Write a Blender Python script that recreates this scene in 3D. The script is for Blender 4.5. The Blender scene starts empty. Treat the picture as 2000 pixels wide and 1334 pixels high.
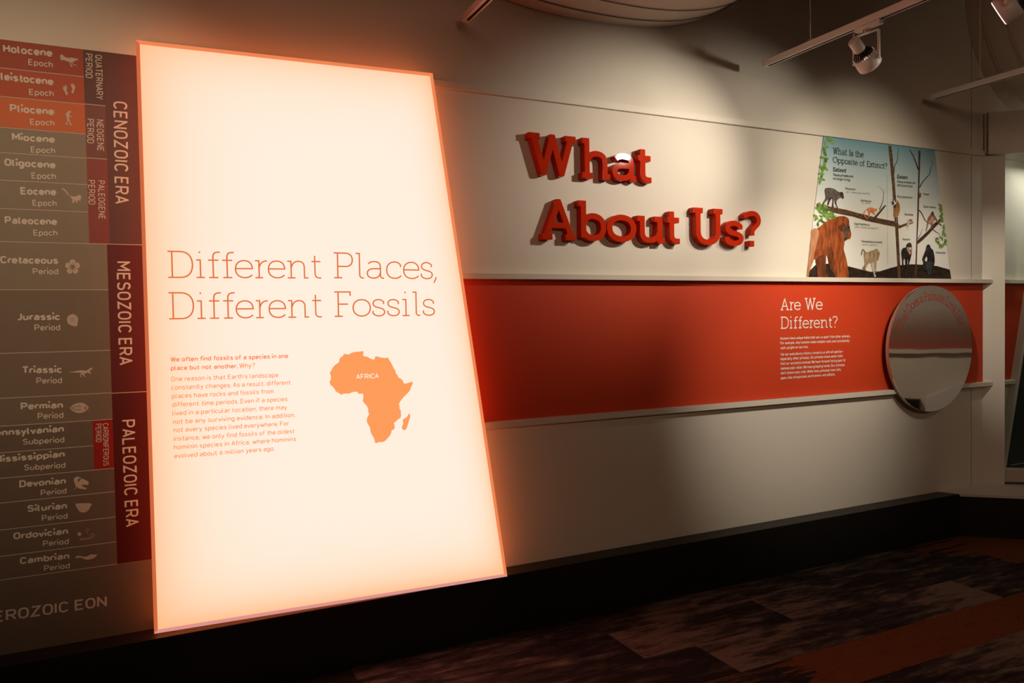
import bpy, bmesh, math, random
from mathutils import Vector, Matrix
from mathutils.geometry import delaunay_2d_cdt

random.seed(7)
SC = bpy.context.scene
COL = SC.collection

# ---------------------------------------------------------------- camera
CAM = Vector((0.0, -3.334, 1.5))
F_PX, YAW, PIT, ROLL = 1471.01, .44840736, -.0289159, -.01727773
_f = Vector((math.sin(YAW)*math.cos(PIT), math.cos(YAW)*math.cos(PIT), math.sin(PIT)))
_r = Vector((math.cos(YAW), -math.sin(YAW), 0))
_u = _r.cross(_f)
CR = math.cos(ROLL)*_r + math.sin(ROLL)*_u
CU = -math.sin(ROLL)*_r + math.cos(ROLL)*_u
cam = bpy.data.objects.new('camera', bpy.data.cameras.new('camera'))
COL.objects.link(cam)
cam.matrix_world = Matrix(((CR.x, CU.x, -_f.x, CAM.x), (CR.y, CU.y, -_f.y, CAM.y), (CR.z, CU.z, -_f.z, CAM.z), (0, 0, 0, 1)))
cam.data.sensor_width = 36.0
cam.data.lens = F_PX/2000*36.0
cam.data.clip_start = 0.02
SC.camera = cam

def _ray(x, y): return (x-1000)*CR - (y-667)*CU + F_PX*_f
def on_y(x, y, Y=0.0):
    d = _ray(x, y); return CAM + d*((Y-CAM.y)/d.y)
def on_z(x, y, Z=0.0):
    d = _ray(x, y); return CAM + d*((Z-CAM.z)/d.z)

# ---------------------------------------------------------------- world, lights, exposure
w = bpy.data.worlds.new('dim_room_air'); SC.world = w; w.use_nodes = True
w.node_tree.nodes['Background'].inputs[0].default_value = (1, .8, .6, 1)
w.node_tree.nodes['Background'].inputs[1].default_value = 0.004
SC.view_settings.view_transform = 'Standard'
SC.view_settings.look = 'None'
SC.view_settings.exposure = 0.0
SC.view_settings.gamma = 1.0
SC.view_settings.use_curve_mapping = False
try:
    SC.cycles.use_denoising = True
    SC.cycles.max_bounces = 8
    SC.cycles.sample_clamp_indirect = 6
except Exception: pass

def spot(name, loc, target, power, size, blend, radius, color):
    l = bpy.data.lights.new(name, 'SPOT'); l.energy = power; l.spot_size = math.radians(size)
    l.spot_blend = blend; l.shadow_soft_size = radius; l.color = color
    o = bpy.data.objects.new(name, l); COL.objects.link(o)
    o.location = loc
    o.rotation_euler = (Vector(target)-Vector(loc)).to_track_quat('-Z', 'Y').to_euler()
    return o
def area(name, loc, target, power, sx, sy, color):
    l = bpy.data.lights.new(name, 'AREA'); l.shape = 'RECTANGLE'; l.size = sx; l.size_y = sy; l.energy = power; l.color = color
    o = bpy.data.objects.new(name, l); COL.objects.link(o); o.location = loc
    o.rotation_euler = (Vector(target)-Vector(loc)).to_track_quat('-Z', 'Y').to_euler()
    return o
WARM = (1.0, .88, .73)
spot('title_spot', (3.10, -1.30, 2.66), (2.42, 0, 2.24), 88, 64, 1.0, .035, WARM)
spot('added_gap_fill', (3.9, -1.5, 2.78), (3.12, 0, 2.22), 52, 62, 1.0, .06, WARM)  # added fill, closes the dark gap between the title and text beams
spot('text_spot', (3.15, -2.1, 2.70), (3.50, 0, 1.28), 175, 47, 1.0, .05, WARM)
spot('poster_spot', (3.7, -1.9, 2.75), (4.02, 0, 2.05), 95, 56, 1.0, .04, (1, .86, .66))
spot('chart_spot', (-.5, -2.6, 2.95), (-.42, 0, 1.82), 140, 50, 1.0, .05, (1, .70, .45))
spot('case_spot', (4.6, -2.6, 2.95), (5.6, -.3, 1.5), 35, 60, 1.0, .06, (1, .80, .62))
area('added_wall_fill', (1.3, -7.0, 3.3), (2.6, 0, 2.0), 30, 1.6, .6, (1, .72, .48))  # unseen soft fill added behind the camera to lift the long wall
spot('added_opposite_fill', (6.6, -3.6, 3.6), (9.3, -3.4, 1.0), 300, 80, 1.0, .1, (1, .84, .64))  # added lamp that brightens the wall reflected in the mirror

# ---------------------------------------------------------------- materials
def _mat(name):
    m = bpy.data.materials.new(name); m.use_nodes = True
    return m, m.node_tree, m.node_tree.nodes['Principled BSDF']
def mat(name, col, rough=.6, spec=.3, var=.04, scale=8.0, metal=0.0, bump=0.0, bscale=200.0, coat=0.0, emit=None, estr=0.0):
    m, nt, b = _mat(name)
    n = nt.nodes; L = nt.links
    tc = n.new('ShaderNodeTexCoord'); no = n.new('ShaderNodeTexNoise'); no.inputs['Scale'].default_value = scale
    no.inputs['Detail'].default_value = 3
    L.new(tc.outputs['Object'], no.inputs['Vector'])
    mx = n.new('ShaderNodeMix'); mx.data_type = 'RGBA'
    mx.inputs[6].default_value = tuple(c*(1-var) for c in col)+(1,)
    mx.inputs[7].default_value = tuple(min(1, c*(1+var)) for c in col)+(1,)
    L.new(no.outputs['Fac'], mx.inputs[0]); L.new(mx.outputs[2], b.inputs['Base Color'])
    b.inputs['Roughness'].default_value = rough
    b.inputs['Specular IOR Level'].default_value = spec
    b.inputs['Metallic'].default_value = metal
    if coat: b.inputs['Coat Weight'].default_value = coat; b.inputs['Coat Roughness'].default_value = .05
    if bump:
        n2 = n.new('ShaderNodeTexNoise'); n2.inputs['Scale'].default_value = bscale
        bp = n.new('ShaderNodeBump'); bp.inputs['Strength'].default_value = bump; bp.inputs['Distance'].default_value = .002
        L.new(tc.outputs['Object'], n2.inputs['Vector']); L.new(n2.outputs['Fac'], bp.inputs['Height']); L.new(bp.outputs['Normal'], b.inputs['Normal'])
    if emit:
        b.inputs['Emission Color'].default_value = tuple(emit)+(1,); b.inputs['Emission Strength'].default_value = estr
    return m
def glow(name, col, strength=1.0):
    m = bpy.data.materials.new(name); m.use_nodes = True; nt = m.node_tree; nt.nodes.clear()
    e = nt.nodes.new('ShaderNodeEmission'); o = nt.nodes.new('ShaderNodeOutputMaterial')
    e.inputs[0].default_value = tuple(col)+(1,); e.inputs[1].default_value = strength
    nt.links.new(e.outputs[0], o.inputs[0]); return m

CREAM = mat('cream_wall_paint', (.72, .66, .56), .7, .25, .02, 2, bump=.15)
TRIMM = mat('cream_trim_lacquer', (.72, .66, .56), .45, .4, .02, 6)
REDW = mat('deep_red_wall_paint', (.62, .055, .014), .55, .3, .03, 3, bump=.1)
BLACKM = mat('black_plinth_laminate', (.012, .011, .010), .42, .35, .15, 30)
DARKC = mat('dark_ceiling_paint', (.03, .026, .022), .9, .1, .05, 3)
WHITEM = mat('white_powder_coat', (.78, .72, .66), .4, .4, .02, 20)
SLOT = mat('black_slot', (.01, .01, .01), .6, .2)
DUCTM = mat('painted_duct_metal', (.62, .54, .45), .6, .3, .04, 6)
SEAMM = mat('dark_duct_seam', (.10, .08, .06), .7, .2)
CHROME = mat('bright_chrome', (.85, .82, .78), .12, .5, .02, 20, metal=1)
SINK = mat('dark_heat_sink_metal', (.12, .10, .09), .3, .5, .1, 40, metal=.8)
RED3D = mat('glossy_red_enamel', (.52, .028, .006), .3, .0, .02, 10, coat=.40)
PRINTC = mat('cream_print', (.66, .60, .53), .6, .25, .02, 30)
SEAM = mat('dark_panel_seam', (.12, .10, .075), .8, .1)

# ---------------------------------------------------------------- object helpers
def link(name, me, m=None, parent=None):
    o = bpy.data.objects.new(name, me); COL.objects.link(o)
    if m is not None and me is not None: me.materials.append(m)
    if parent is not None: o.parent = parent
    return o
def tag(o, label=None, cat=None, group=None, kind=None):
    if label: o['label'] = label
    if cat: o['category'] = cat
    if group: o['group'] = group
    if kind: o['kind'] = kind
    return o
def empty(name, loc, label, cat, group=None, rot=None):
    o = bpy.data.objects.new(name, None); COL.objects.link(o); o.location = loc
    o.empty_display_size = .05
    tag(o, label, cat, group); return o
def part(name, verts, faces, m, parent, smooth=False):
    """mesh given in world coordinates, parented (root may be moved)."""
    off = Vector((0, 0, 0))
    p = parent
    while p is not None:
        off += p.location; p = p.parent
    me = bpy.data.meshes.new(name)
    me.from_pydata([tuple(Vector(v)-off) for v in verts], [], faces); me.update()
    if smooth: me.shade_smooth()
    return link(name, me, m, parent)
def box_vf(x0, x1, y0, y1, z0, z1):
    v = [(x0, y0, z0), (x1, y0, z0), (x1, y1, z0), (x0, y1, z0), (x0, y0, z1), (x1, y0, z1), (x1, y1, z1), (x0, y1, z1)]
    f = [(3, 2, 1, 0), (4, 5, 6, 7), (0, 1, 5, 4), (1, 2, 6, 5), (2, 3, 7, 6), (3, 0, 4, 7)]
    return v, f
def box(name, x0, x1, y0, y1, z0, z1, m, parent=None, bevel=0.0):
    v, f = box_vf(x0, x1, y0, y1, z0, z1)
    o = part(name, v, f, m, parent)
    if bevel: bv(o, bevel)
    return o
def bv(o, wd, seg=2):
    md = o.modifiers.new('bevel', 'BEVEL'); md.width = wd; md.segments = seg; md.limit_method = 'ANGLE'; md.angle_limit = math.radians(35)
def prism_vf(poly, y0, y1):
    """poly: [(x,z)] in a plane facing -y, extruded from y0 (front) to y1."""
    n = len(poly)
    a = sum(poly[i][0]*poly[(i+1) % n][1]-poly[(i+1) % n][0]*poly[i][1] for i in range(n))
    if a < 0: poly = poly[::-1]
    v = [(p[0], y0, p[1]) for p in poly]+[(p[0], y1, p[1]) for p in poly]
    f = [tuple(range(n)), tuple(range(2*n-1, n-1, -1))]+[((i+1) % n, i, i+n, (i+1) % n+n) for i in range(n)]
    return v, f
def vprism(name, poly, z0, z1, m, parent=None):
    """poly: [(x,y)] seen from above, extruded in z."""
    n = len(poly)
    a = sum(poly[i][0]*poly[(i+1) % n][1]-poly[(i+1) % n][0]*poly[i][1] for i in range(n))
    if a < 0: poly = poly[::-1]
    v = [(p[0], p[1], z0) for p in poly]+[(p[0], p[1], z1) for p in poly]
    f = [tuple(range(n-1, -1, -1)), tuple(range(n, 2*n))]+[(i, (i+1) % n, (i+1) % n+n, i+n) for i in range(n)]
    return part(name, v, f, m, parent)
def smooth_poly(pts, k=4):
    n = len(pts); out = []
    for i in range(n):
        p0, p1, p2, p3 = pts[i-1], pts[i], pts[(i+1) % n], pts[(i+2) % n]
        for j in range(k):
            t = j/k; t2 = t*t; t3 = t2*t
            out.append(tuple(.5*((2*p1[a])+(-p0[a]+p2[a])*t+(2*p0[a]-5*p1[a]+4*p2[a]-p3[a])*t2+(-p0[a]+3*p1[a]-3*p2[a]+p3[a])*t3) for a in (0, 1)))
    return out

# ---------------------------------------------------------------- stroke lettering engine
# monoline glyph skeletons; y: 0 baseline, XH x-height, 1 cap height
SANS_XH, SLAB_XH = .72, .70
SANS = {
'a': "M .05 .64 C .12 .71 .18 .72 .24 .72 C .38 .72 .44 .65 .44 .52 L .44 0 | M .44 .42 L .20 .42 C .07 .42 0 .34 0 .21 C 0 .07 .08 0 .20 0 C .32 0 .41 .04 .44 .14",
'b': "M 0 1 L 0 0 | M 0 .5 C .04 .66 .12 .72 .23 .72 C .40 .72 .46 .6 .46 .36 C .46 .12 .40 0 .23 0 C .12 0 .04 .06 0 .22",
'c': "M .42 .60 C .37 .68 .31 .72 .23 .72 C .07 .72 0 .6 0 .36 C 0 .12 .07 0 .23 0 C .31 0 .37 .04 .42 .12",
'd': "M .46 1 L .46 0 | M .46 .5 C .42 .66 .34 .72 .23 .72 C .06 .72 0 .6 0 .36 C 0 .12 .06 0 .23 0 C .34 0 .42 .06 .46 .22",
'e': "M 0 .36 L .46 .36 C .46 .6 .40 .72 .23 .72 C .07 .72 0 .6 0 .36 C 0 .12 .07 0 .23 0 C .32 0 .38 .03 .43 .1",
'f': "M .36 1 L .29 1 C .17 1 .12 .95 .12 .82 L .12 0 | M 0 .72 L .33 .72",
'g': "M .46 .72 L .46 -.08 C .46 -.22 .38 -.28 .24 -.28 C .15 -.28 .09 -.25 .04 -.2 | M .46 .5 C .42 .66 .34 .72 .23 .72 C .06 .72 0 .6 0 .36 C 0 .12 .06 0 .23 0 C .34 0 .42 .06 .46 .22",
'h': "M 0 1 L 0 0 | M 0 .50 C .03 .65 .12 .72 .23 .72 C .38 .72 .44 .64 .44 .48 L .44 0",
'i': "M 0 .72 L 0 0 | D 0 .95", 'j': "M .1 .72 L .1 -.15 C .1 -.25 .05 -.28 -.04 -.28 | D .1 .95",
'k': "M 0 1 L 0 0 | M .40 .72 L 0 .30 | M .14 .42 L .43 0",
'l': "M 0 1 L 0 .13 C 0 .03 .05 0 .13 0",
'm': "M 0 .72 L 0 0 | M 0 .52 C .03 .66 .1 .72 .19 .72 C .31 .72 .36 .64 .36 .5 L .36 0 | M .36 .52 C .39 .66 .46 .72 .55 .72 C .67 .72 .72 .64 .72 .5 L .72 0",
'n': "M 0 .72 L 0 0 | M 0 .50 C .03 .65 .12 .72 .23 .72 C .38 .72 .44 .64 .44 .48 L .44 0",
'o': "M .23 .72 C .07 .72 0 .6 0 .36 C 0 .12 .07 0 .23 0 C .39 0 .46 .12 .46 .36 C .46 .6 .39 .72 .23 .72 Z",
'p': "M 0 .72 L 0 -.28 | M 0 .5 C .04 .66 .12 .72 .23 .72 C .40 .72 .46 .6 .46 .36 C .46 .12 .40 0 .23 0 C .12 0 .04 .06 0 .22",
'q': "M .46 .72 L .46 -.28 | M .46 .5 C .42 .66 .34 .72 .23 .72 C .06 .72 0 .6 0 .36 C 0 .12 .06 0 .23 0 C .34 0 .42 .06 .46 .22",
'r': "M 0 .72 L 0 0 | M 0 .48 C .03 .65 .1 .72 .2 .72 C .26 .72 .29 .71 .32 .69",
's': "M .38 .62 C .32 .70 .26 .72 .19 .72 C .08 .72 .01 .66 .01 .55 C .01 .44 .08 .40 .19 .38 C .32 .36 .39 .31 .39 .19 C .39 .07 .31 0 .19 0 C .11 0 .05 .03 0 .1",
't': "M .12 .95 L .12 .17 C .12 .05 .17 0 .26 0 L .34 0 | M 0 .72 L .33 .72",
'u': "M 0 .72 L 0 .24 C 0 .08 .06 0 .2 0 C .32 0 .41 .08 .44 .22 | M .44 .72 L .44 0",
'v': "M 0 .72 L .23 0 L .46 .72", 'w': "M 0 .72 L .19 0 L .37 .72 L .55 0 L .74 .72",
'x': "M 0 .72 L .42 0 | M .42 .72 L 0 0", 'y': "M 0 .72 L .23 .02 | M .46 .72 L .16 -.2 C .13 -.26 .09 -.28 .02 -.28",
'z': "M .02 .72 L .4 .72 L 0 0 L .42 0",
'A': "M 0 0 L .30 1 L .60 0 | M .1 .28 L .5 .28",
'B': "M 0 0 L 0 1 L .3 1 C .46 1 .53 .9 .53 .77 C .53 .62 .45 .53 .3 .53 L 0 .53 | M .3 .53 C .5 .53 .57 .42 .57 .27 C .57 .1 .48 0 .3 0 L 0 0",
'C': "M .54 .82 C .48 .94 .4 1 .29 1 C .08 1 0 .86 0 .5 C 0 .14 .08 0 .29 0 C .4 0 .48 .06 .54 .18",
'D': "M 0 0 L 0 1 L .25 1 C .48 1 .56 .84 .56 .5 C .56 .16 .48 0 .25 0 Z",
'E': "M .5 1 L 0 1 L 0 0 L .5 0 | M 0 .52 L .44 .52", 'F': "M .5 1 L 0 1 L 0 0 | M 0 .5 L .44 .5",
'G': "M .54 .82 C .48 .94 .4 1 .29 1 C .08 1 0 .86 0 .5 C 0 .14 .08 0 .29 0 C .46 0 .56 .1 .56 .3 L .56 .46 L .32 .46",
'H': "M 0 0 L 0 1 | M .56 0 L .56 1 | M 0 .52 L .56 .52", 'I': "M 0 0 L 0 1",
'J': "M .36 1 L .36 .26 C .36 .08 .28 0 .15 0 C .08 0 .03 .03 0 .06",
'K': "M 0 0 L 0 1 | M .5 1 L 0 .38 | M .17 .58 L .54 0", 'L': "M 0 1 L 0 0 L .48 0",
'M': "M 0 0 L 0 1 L .34 .35 L .68 1 L .68 0", 'N': "M 0 0 L 0 1 L .56 0 L .56 1",
'O': "M .29 1 C .08 1 0 .86 0 .5 C 0 .14 .08 0 .29 0 C .50 0 .58 .14 .58 .5 C .58 .86 .50 1 .29 1 Z",
'P': "M 0 0 L 0 1 L .3 1 C .47 1 .55 .9 .55 .72 C .55 .54 .47 .44 .3 .44 L 0 .44",
'Q': "M .29 1 C .08 1 0 .86 0 .5 C 0 .14 .08 0 .29 0 C .50 0 .58 .14 .58 .5 C .58 .86 .50 1 .29 1 Z | M .34 .24 L .58 -.04",
'R': "M 0 0 L 0 1 L .3 1 C .47 1 .55 .9 .55 .73 C .55 .56 .47 .46 .3 .46 L 0 .46 | M .3 .46 L .56 0",
'S': "M .5 .84 C .44 .95 .36 1 .26 1 C .1 1 .02 .9 .02 .75 C .02 .6 .12 .55 .27 .52 C .44 .49 .54 .42 .54 .27 C .54 .09 .43 0 .27 0 C .14 0 .06 .05 0 .14",
'T': "M .3 1 L .3 0 | M 0 1 L .6 1",
'U': "M 0 1 L 0 .3 C 0 .1 .1 0 .28 0 C .46 0 .56 .1 .56 .3 L .56 1", 'V': "M 0 1 L .29 0 L .58 1",
'W': "M 0 1 L .22 0 L .43 1 L .64 0 L .86 1", 'Y': "M 0 1 L .29 .45 L .29 0 | M .58 1 L .29 .45",
'Z': "M .02 1 L .54 1 L 0 0 L .56 0", 'X': "M 0 1 L .54 0 | M .54 1 L 0 0",
'.': "D 0 .055", ',': "M .05 .10 L -.02 -.14", '’': "M .04 1 L .0 .76", '-': "M 0 .36 L .26 .36", '–': "M 0 .36 L .4 .36", '—': "M -.05 .36 L .72 .36",
'~': "M 0 .34 C .08 .44 .12 .44 .2 .38 C .28 .32 .32 .34 .38 .42", '?': "M 0 .84 C .06 .95 .14 1 .23 1 C .38 1 .45 .9 .45 .76 C .45 .58 .22 .56 .22 .36 L .22 .26 | D .22 .055",
'(': "M .2 1.05 C .02 .8 .02 .2 .2 -.08", ')': "M 0 1.05 C .18 .8 .18 .2 0 -.08",
'0': "M .25 1 C .08 1 0 .86 0 .5 C 0 .14 .08 0 .25 0 C .42 0 .5 .14 .5 .5 C .5 .86 .42 1 .25 1 Z",
'1': "M 0 .8 L .2 1 L .2 0", '2': "M .02 .8 C .06 .94 .14 1 .25 1 C .4 1 .48 .9 .48 .76 C .48 .6 .36 .48 0 0 L .5 0",
'3': "M .02 .86 C .1 .96 .16 1 .25 1 C .4 1 .48 .9 .48 .76 C .48 .62 .4 .54 .22 .54 | M .22 .54 C .42 .54 .5 .44 .5 .28 C .5 .1 .4 0 .24 0 C .12 0 .05 .04 0 .14",
'4': "M .3 1 L 0 .26 L .52 .26 | M .38 .55 L .38 0", '5': "M .46 1 L .06 1 L .04 .56 C .1 .62 .18 .64 .25 .64 C .42 .64 .5 .52 .5 .33 C .5 .1 .4 0 .23 0 C .12 0 .05 .04 0 .14",
'6': "M .34 1 L .06 .5 C .02 .42 0 .36 0 .29 C 0 .1 .08 0 .25 0 C .42 0 .5 .1 .5 .3 C .5 .48 .42 .58 .27 .58 C .18 .58 .1 .54 .06 .48",
'7': "M 0 1 L .48 1 L .16 0", '8': "M .25 1 C .1 1 .03 .9 .03 .76 C .03 .62 .1 .54 .25 .54 C .4 .54 .47 .62 .47 .76 C .47 .9 .4 1 .25 1 Z | M .25 .54 C .08 .54 0 .44 0 .27 C 0 .1 .08 0 .25 0 C .42 0 .5 .1 .5 .27 C .5 .44 .42 .54 .25 .54 Z",
}
_BOWL = "C .17 .6 .27 .7 .40 .7 C .58 .7 .69 .56 .69 .35 C .69 .13 .58 0 .40 0 C .27 0 .17 .1 .13 .25"
SLAB = {
'D': "M 0 1 L .42 1 C .68 1 .82 .8 .82 .5 C .82 .2 .68 0 .42 0 L 0 0 | M .14 0 L .14 1",
'i': "M 0 .7 L .14 .7 L .14 0 | M 0 0 L .28 0 | D .12 .96",
'f': "M .42 1 L .36 1 C .23 1 .17 .94 .17 .8 L .17 0 | M 0 .7 L .36 .7 | M .02 0 L .34 0",
'e': "M 0 .37 L .60 .37 C .60 .58 .48 .7 .31 .7 C .12 .7 0 .56 0 .35 C 0 .13 .13 0 .33 0 C .44 0 .52 .04 .59 .12",
'r': "M 0 .7 L .14 .7 L .14 0 | M .0 0 L .28 0 | M .14 .36 C .16 .58 .26 .7 .44 .7",
'n': "M 0 .7 L .14 .7 L .14 0 | M 0 0 L .30 0 | M .14 .38 C .17 .6 .27 .7 .41 .7 C .57 .7 .64 .6 .64 .44 L .64 0 L .79 0",
't': "M .13 .93 L .13 .2 C .13 .07 .18 0 .3 0 L .37 0 | M 0 .7 L .35 .7",
'P': "M .14 0 L .14 1 | M 0 1 L .42 1 C .58 1 .68 .9 .68 .73 C .68 .55 .58 .46 .42 .46 L .14 .46 | M 0 0 L .30 0",
'l': "M 0 1 L .14 1 L .14 .15 C .14 .04 .18 0 .27 0 L .3 0",
'a': "M .04 .6 C .1 .67 .18 .7 .27 .7 C .43 .7 .50 .62 .50 .48 L .50 .12 C .50 .03 .54 0 .61 0 L .64 0 | M .50 .40 L .27 .40 C .1 .4 0 .33 0 .2 C 0 .07 .1 0 .24 0 C .38 0 .47 .08 .50 .24",
'c': "M .54 .48 L .54 .57 C .48 .66 .41 .7 .31 .7 C .12 .7 0 .56 0 .35 C 0 .13 .12 0 .31 0 C .42 0 .50 .04 .56 .12",
's': "M .42 .50 L .42 .6 C .36 .67 .29 .7 .22 .7 C .1 .7 .02 .63 .02 .53 C .02 .42 .12 .38 .23 .35 C .36 .32 .45 .28 .45 .17 C .45 .06 .36 0 .24 0 C .14 0 .06 .04 .01 .12 L .01 .22",
',': "M .1 .07 L .0 -.17",
'F': "M .14 0 L .14 1 | M 0 1 L .58 1 L .58 .84 | M .14 .5 L .50 .5 | M 0 0 L .30 0",
'o': "M .32 .7 C .13 .7 0 .56 0 .35 C 0 .14 .13 0 .32 0 C .51 0 .64 .14 .64 .35 C .64 .56 .51 .7 .32 .7 Z",
'A': "M .10 0 L .42 1 L .74 0 | M .21 .33 L .63 .33 | M 0 0 L .26 0 | M .58 0 L .84 0",
'W': "M .12 1 L .34 0 L .55 1 L .76 0 L .98 1 | M 0 1 L .26 1 | M .84 1 L 1.1 1",
'h': "M 0 1 L .14 1 L .14 0 | M 0 0 L .30 0 | M .14 .38 C .17 .6 .27 .7 .41 .7 C .57 .7 .64 .6 .64 .44 L .64 0 L .79 0",
'b': "M 0 1 L .14 1 L .14 0 | M .13 .42 " + _BOWL,
'u': "M 0 .7 L .14 .7 L .14 .25 C .14 .08 .22 0 .36 0 C .5 0 .6 .1 .64 .3 | M .48 .7 L .64 .7 L .64 0 L .78 0",
'U': "M .14 1 L .14 .35 C .14 .12 .26 0 .43 0 C .6 0 .72 .12 .72 .35 L .72 1 | M 0 1 L .28 1 | M .58 1 L .86 1",
'?': "M .0 .84 L .0 .9 C .08 .98 .16 1 .25 1 C .40 1 .48 .9 .48 .77 C .48 .6 .24 .55 .24 .38 L .24 .28 | D .22 .07",
'I': "M .14 0 L .14 1 | M 0 1 L .28 1 | M 0 0 L .28 0",
'E': "M .14 0 L .14 1 | M 0 1 L .62 1 L .62 .84 | M .14 .52 L .5 .52 | M 0 0 L .64 0 L .64 .16",
'L': "M .14 0 L .14 1 | M 0 1 L .28 1 | M 0 0 L .58 0 L .58 .18",
'O': "M .45 1 C .17 1 0 .8 0 .5 C 0 .2 .17 0 .45 0 C .73 0 .9 .2 .9 .5 C .9 .8 .73 1 .45 1 Z",
'p': "M 0 .7 L .13 .7 L .13 -.28 | M 0 -.28 L .3 -.28 | M .13 .42 " + _BOWL,
'k': "M 0 1 L .14 1 L .14 0 | M 0 0 L .28 0 | M .56 .7 L .14 .28 | M .27 .41 L .58 0 | M .42 .7 L .66 .7 | M .46 0 L .68 0",
'm': "M 0 .7 L .14 .7 L .14 0 | M 0 0 L .28 0 | M .14 .4 C .17 .6 .25 .7 .36 .7 C .5 .7 .55 .6 .55 .46 L .55 0 L .66 0 | M .55 .4 C .58 .6 .66 .7 .77 .7 C .9 .7 .96 .6 .96 .46 L .96 0 L 1.1 0",
'x': "M .08 .7 L .56 0 | M .56 .7 L .08 0 | M 0 .7 L .22 .7 | M .42 .7 L .64 .7 | M 0 0 L .22 0 | M .42 0 L .64 0",
}
def parse(s):
    strokes = []
    for seg in s.split('|'):
        tk = seg.split(); i = 0; cur = []; closed = False
        while i < len(tk):
            c = tk[i]
            if c == 'M': cur = [(float(tk[i+1]), float(tk[i+2]))]; i += 3
            elif c == 'L': cur.append((float(tk[i+1]), float(tk[i+2]))); i += 3
            elif c == 'C':
                p0 = cur[-1]; p1, p2, p3 = [(float(tk[i+1+2*k]), float(tk[i+2+2*k])) for k in range(3)]
                for j in range(1, 8):
                    t = j/7; a = (1-t)**3; b = 3*t*(1-t)**2; g = 3*t*t*(1-t); d = t**3
                    cur.append((a*p0[0]+b*p1[0]+g*p2[0]+d*p3[0], a*p0[1]+b*p1[1]+g*p2[1]+d*p3[1]))
                i += 7
            elif c == 'Z': closed = True; i += 1
            elif c == 'D': strokes.append(('D', (float(tk[i+1]), float(tk[i+2])))); i += 3
        if cur:
            if closed and math.dist(cur[0], cur[-1]) < 1e-6: cur.pop()
            strokes.append(('C' if closed else 'O', cur))
    return strokes
def clip_y(poly, lo, hi):
    for sgn, lim in ((1, lo), (-1, -hi)):
        out = []
        for i in range(len(poly)):
            a, b = poly[i], poly[(i+1) % len(poly)]
            da, db = sgn*a[1]-lim, sgn*b[1]-lim
            if da >= 0: out.append(a)
            if (da > 0 > db) or (da < 0 < db):
                t = da/(da-db); out.append((a[0]+(b[0]-a[0])*t, a[1]+(b[1]-a[1])*t))
        poly = out
        if len(poly) < 3: return []
    return poly
def stroke_polys(pts, hw, closed, lo, hi):
    n = len(pts); polys = []
    def nrm(a, b):
        dx, dy = b[0]-a[0], b[1]-a[1]; l = math.hypot(dx, dy) or 1e-9
        return (-dy/l, dx/l)
    segs = [(pts[i], pts[(i+1) % n]) for i in range(n if closed else n-1)]
    for i, (a, b) in enumerate(segs):
        m = nrm(a, b)
        polys.append([(a[0]-m[0]*hw, a[1]-m[1]*hw), (b[0]-m[0]*hw, b[1]-m[1]*hw), (b[0]+m[0]*hw, b[1]+m[1]*hw), (a[0]+m[0]*hw, a[1]+m[1]*hw)])
        nx = segs[i+1] if i+1 < len(segs) else (segs[0] if closed else None)
        if nx:
            m2 = nrm(*nx); cr = m[0]*m2[1]-m[1]*m2[0]; dt = m[0]*m2[0]+m[1]*m2[1]
            if abs(cr) < 1e-4: continue
            s = -1 if cr > 0 else 1
            p, q = (b[0]+s*m[0]*hw, b[1]+s*m[1]*hw), (b[0]+s*m2[0]*hw, b[1]+s*m2[1]*hw)
            k = hw/max(1+dt, .06)
            t = (b[0]+s*(m[0]+m2[0])*k, b[1]+s*(m[1]+m2[1])*k)
            polys.append([b, p, t, q])
    res = []
    for p in polys:
        p = clip_y(p, lo, hi)
        if len(p) < 3: continue
        ar = sum(p[i][0]*p[(i+1) % len(p)][1]-p[(i+1) % len(p)][0]*p[i][1] for i in range(len(p)))
        if abs(ar) < 1e-7: continue
        res.append(p if ar > 0 else p[::-1])
    return res
_cache = {}
def glyph(font, ch, wgt):
    """returns (verts2d, tris, boundary loops edges, width) ; outline box starts at x=0."""
    key = (id(font), ch, wgt)
    if key in _cache: return _cache[key]
    xh = SLAB_XH if font is SLAB else SANS_XH
    s = font.get(ch) or SANS.get(ch)
    hw = wgt/2; cap = ch.isupper() or ch.isdigit() or ch in '?’'
    def my(y):
        if y < 0: return y+hw
        if cap: return hw+y*(1-wgt)
        if y <= xh+1e-6: return hw+y*(xh-wgt)/xh
        return y-hw
    polys = []; ys = []; xs = []
    st = parse(s)
    for k, d in st:
        if k != 'D':
            ys += [my(p[1]) for p in d]; xs += [p[0] for p in d]
        else: xs.append(d[0])
    lo, hi = (min(ys)-hw, max(ys)+hw) if ys else (-1, 2)
    for k, d in st:
        if k == 'D':
            r = max(hw*1.12, .03); x, y = d; y = r if y < .2 else max(y, xh+r+.06 if wgt > .12 else y)
            polys.append([(x-r, y-r), (x+r, y-r), (x+r, y+r), (x-r, y+r)])
        else:
            polys += stroke_polys([(p[0], my(p[1])) for p in d], hw, k == 'C', lo, hi)
    V = []; Fs = []
    for p in polys:
        Fs.append(list(range(len(V), len(V)+len(p)))); V += [Vector(q) for q in p]
    vo, eo, fo, ov, oe, of = delaunay_2d_cdt(V, [], Fs, 1, 1e-5, True)
    tris = [tuple(f) for f, o in zip(fo, of) if len(o)]
    x0 = min(xs)-hw; x1 = max(xs)+hw
    verts = [(v.x-x0, v.y) for v in vo]
    cnt = {}
    for f in tris:
        for i in range(len(f)):
            a, b = f[i], f[(i+1) % len(f)]
            cnt[(a, b)] = 1
    bnd = [(a, b) for (a, b) in cnt if (b, a) not in cnt]
    _cache[key] = (verts, tris, bnd, x1-x0)
    return _cache[key]
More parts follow.
